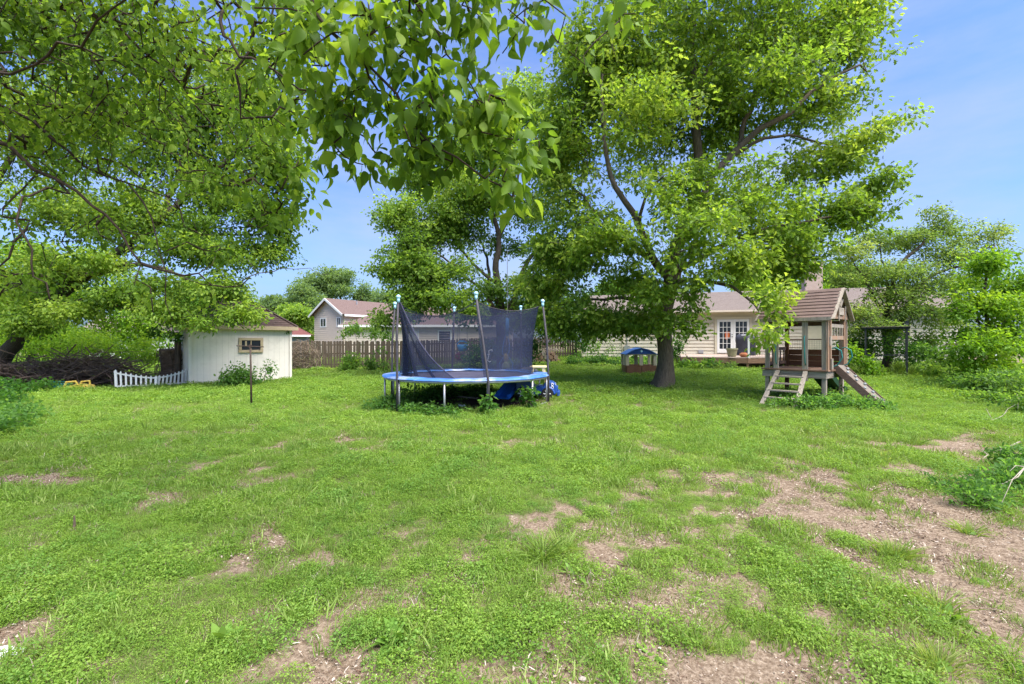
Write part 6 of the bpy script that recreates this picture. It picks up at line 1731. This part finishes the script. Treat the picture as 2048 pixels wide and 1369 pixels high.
def scatter(name, protos, P, rot, scl, idx):
    col = bpy.data.collections.new(name + "_tufts")
    for o in protos: col.objects.link(o)
    me = bpy.data.meshes.new(name)
    me.vertices.add(len(P)); me.vertices.foreach_set("co", P.astype(np.float32).ravel())
    a = me.attributes.new("rot", 'FLOAT_VECTOR', 'POINT'); a.data.foreach_set("vector", rot.astype(np.float32).ravel())
    a = me.attributes.new("scl", 'FLOAT', 'POINT'); a.data.foreach_set("value", scl.astype(np.float32))
    a = me.attributes.new("pick", 'INT', 'POINT'); a.data.foreach_set("value", idx.astype(np.int32))
    ng = bpy.data.node_groups.new(name, 'GeometryNodeTree')
    ng.interface.new_socket("Geometry", in_out='INPUT', socket_type='NodeSocketGeometry')
    ng.interface.new_socket("Geometry", in_out='OUTPUT', socket_type='NodeSocketGeometry')
    n, l = ng.nodes, ng.links
    gi = n.new("NodeGroupInput"); go = n.new("NodeGroupOutput")
    ci = n.new("GeometryNodeCollectionInfo"); ci.inputs["Collection"].default_value = col
    ci.inputs["Separate Children"].default_value = True; ci.inputs["Reset Children"].default_value = True
    ip = n.new("GeometryNodeInstanceOnPoints")
    def named(nm, t):
        q = n.new("GeometryNodeInputNamedAttribute"); q.data_type = t; q.inputs["Name"].default_value = nm
        return q.outputs["Attribute"]
    e2r = n.new("FunctionNodeEulerToRotation")
    l.new(gi.outputs[0], ip.inputs["Points"]); l.new(ci.outputs[0], ip.inputs["Instance"])
    ip.inputs["Pick Instance"].default_value = True
    l.new(named("pick", 'INT'), ip.inputs["Instance Index"])
    l.new(named("rot", 'FLOAT_VECTOR'), e2r.inputs[0]); l.new(e2r.outputs[0], ip.inputs["Rotation"])
    l.new(named("scl", 'FLOAT'), ip.inputs["Scale"])
    l.new(ip.outputs[0], go.inputs[0])
    o = link_mesh(name, me, kind="stuff")
    md = o.modifiers.new("tufts", 'NODES'); md.node_group = ng
    return o

def wedge(y0, y1, dens):
    A = ((y1 + y0) / 2 * 1.25 + 1.6) * 2 * (y1 - y0)
    n = int(A * dens)
    y = np.sqrt(rng.uniform(y0 * y0, y1 * y1, n)); x = rng.uniform(-1, 1, n) * (1.25 * y + 1.6)
    return x, y
def blocked(x, y):
    b = (ell(x, y, TR.x + .2, TR.y + .1, 1.7, 1.5) < 1) & (rng.random(len(x)) < .9)
    c = Vector((-11.8, 16.7)); u = (x + 11.8) * .735 + (y - 16.7) * .681; v = -(x + 11.8) * .681 + (y - 16.7) * .735
    b |= (u > 0) & (u < 3.42) & (v > 0) & (v < 2.4)
    ca, sa = math.cos(-HA), math.sin(-HA)
    hx = (x - HO.x) * ca - (y - HO.y) * sa; hy = (x - HO.x) * sa + (y - HO.y) * ca
    b |= (hx > -.1) & (hy > -.1)
    b |= (hx > 5.7) & (hx < 12.7) & (hy > -6.0 + .52 * np.clip(hx - 8.7, 0, 9))
    return b
def place(name, protos, zones, fn, smin, smax, tilt=.12):
    Ps, Rs, Ss = [], [], []
    for y0, y1, dens, k in zones:
        x, y = wedge(y0, y1, dens)
        p = fn(x, y); ok = (rng.random(len(x)) < p) & ~blocked(x, y)
        x, y = x[ok], y[ok]
        Ps.append(np.c_[x, y, hgt(x, y) + .035 * (vnoise(x, y, 1.2) - .5)])
        Rs.append(np.c_[rng.normal(0, tilt, len(x)), rng.normal(0, tilt, len(x)), rng.uniform(0, 6.28, len(x))])
        Ss.append(k * rng.uniform(smin, smax, len(x)) * (.6 + .55 * np.clip(p[ok], 0, 1)) * (.50 + 1.0 * vnoise(x + 9, y + 2, 2.9)))
    P, R_, S_ = map(np.concatenate, (Ps, Rs, Ss))
    return scatter(name, protos, P, R_, S_, rng.integers(0, len(protos), len(P)))
def kind_noise(x, y): return vnoise(x + 11, y + 5, 1.7) * .5 + vnoise(x, y + 31, 4.4) * .5
place("chickweed_lawn", P_chick, [(1.0, 5, 210, .64), (5, 8, 130, .85), (8, 12, 75, 1.15), (12, 20, 22, 1.8)], lambda x, y: sstep(.08, .78, cover(x, y)) * (1 - .65 * sstep(.58, .72, kind_noise(x, y))), .7, 1.35)
place("clover_patches", P_clover, [(1.0, 5, 110, .66), (5, 8, 60, .9), (8, 12, 36, 1.15), (12, 20, 8, 1.6)], lambda x, y: sstep(.15, .80, cover(x, y)) * sstep(.52, .68, kind_noise(x, y)), .7, 1.4)
place("low_weeds", P_mound, [(1.0, 5, 26, .66), (5, 8, 14, .9), (8, 13, 9, 1.1), (13, 20, 1.6, 1.2)], lambda x, y: sstep(.30, .75, cover(x, y)) * sstep(.42, .66, vnoise(x + 71, y + 13, 1.3)), .55, 1.25)
place("grass_blades", P_blade, [(1.0, 6, 26, .85), (6, 13, 20, 1.1), (13, 30, 5, 1.5)], lambda x, y: sstep(.22, .6, cover(x, y)) * (.25 + .75 * sstep(.5, .7, vnoise(x + 3, y, 1.1))), .6, 1.2)
place("short_grass", P_low, [(1.0, 6, 80, .9), (6, 13, 55, 1.2), (13, 20, 20, 1.5)], lambda x, y: .16 + .84 * sstep(.05, .6, cover(x, y)), .6, 1.2)
place("far_lawn", P_far, [(12, 22, 30, 1.0), (22, 42, 12, 1.5)], lambda x, y: .3 + .7 * sstep(.2, .5, cover(x, y)), .7, 1.2)
place("leaf_litter", P_chip, [(1.0, 6, 75, .78), (6, 12, 25, 1.1), (12, 20, 4, 1.5)], lambda x, y: .30 + .7 * (1 - sstep(.25, .62, cover(x, y))), .6, 1.3, tilt=.05)

# ------------------------------------------------------------------ single plants that stand out of the lawn
def clump(name, label, cat, px, py, n, L, tmpl, leaf, rad=.05, lean=.7, group=None, width=1.0):
    b = G(px, py)
    r = thing(name, label, cat, b, group=group)
    a = rng.uniform(0, 2 * math.pi, n); q = rng.random(n) ** .6
    pos = np.c_[rad * q * np.cos(a), rad * q * np.sin(a), np.full(n, -.01)]
    d = np.c_[np.cos(a) * q * lean, np.sin(a) * q * lean, np.ones(n)] + rng.normal(0, .12, (n, 3))
    nr = np.c_[-np.cos(a), -np.sin(a), np.full(n, .9)] + rng.normal(0, .2, (n, 3))
    tv, tf = tmpl; tv = tv * np.array([width, 1, 1])
    me = leaf_mesh("leaves", pos, d, nr, L * rng.uniform(.6, 1.15, n), (tv, tf), .55 + rng.normal(0, .15, n), M[leaf])
    link_mesh("leaves", me, r)
    s_ = MB(); s_.ball((0, 0, .0), rad * .6, 8, sq=(1, 1, .4)); s_.build("crown_base", M['chick'], r)
    return r
TG = "grass tufts and broad leaved weeds on the lawn"
for px, py, n, L, lab in ((1085, 1115, 60, .20, "tall dark grass tuft near the lawn's centre foreground"), (1125, 1100, 40, .17, "second upright grass tuft just right of the tall centre tuft"), (1790, 1110, 70, .16, "bushy yellow green grass tuft alone on bare soil, below another small tuft"), (1938, 1065, 60, .12, "small round grass tuft on bare soil beside the feathery weeds"),
                          (1880, 1330, 60, .13, "dense grass tuft near the lower right corner"), (2035, 1340, 45, .13, "grass tuft cut by the right edge at the bottom"), (1730, 985, 50, .16, "grass tuft where lawn meets the bare soil"), (980, 1075, 30, .13, "thin pale grass tuft beside a strawy patch left of centre tufts"),
                          (1880, 1215, 45, .15, "wispy grass tuft in the middle of the bare soil"), (1350, 1010, 30, .15, "grass tuft beside the worn middle of the lawn"), (1960, 1165, 30, .1, "tiny grass tuft by dead leaves at right")):
    clump("grass_tuft", lab, "grass tuft", px, py, int(n * 1.7), L, T_BLADE, 'grass', rad=.09, lean=.75, group=TG, width=.34)
for px, py, n, L, lab, wd in ((790, 1285, 14, .15, "broad leaved dock weed at the bottom, left of centre", 1.3), (445, 1290, 12, .12, "small broad leaved weed in the lower left lawn", 1.2), (1155, 1155, 7, .12, "pair of wide blue green blades beside centre grass tufts", .9), (240, 1205, 14, .10, "low round leaved weed patch in the left lawn", 1.6),
                              (1900, 1240, 12, .12, "strap leaved weed on bare soil at the lower right", .9), (1300, 1310, 10, .08, "small dock weed at bottom right of centre", 1.2)):
    clump("broadleaf_weed", lab, "weed", px, py, n, L, T_LANCE, 'clover', rad=.03, lean=1.3, group=TG, width=wd)
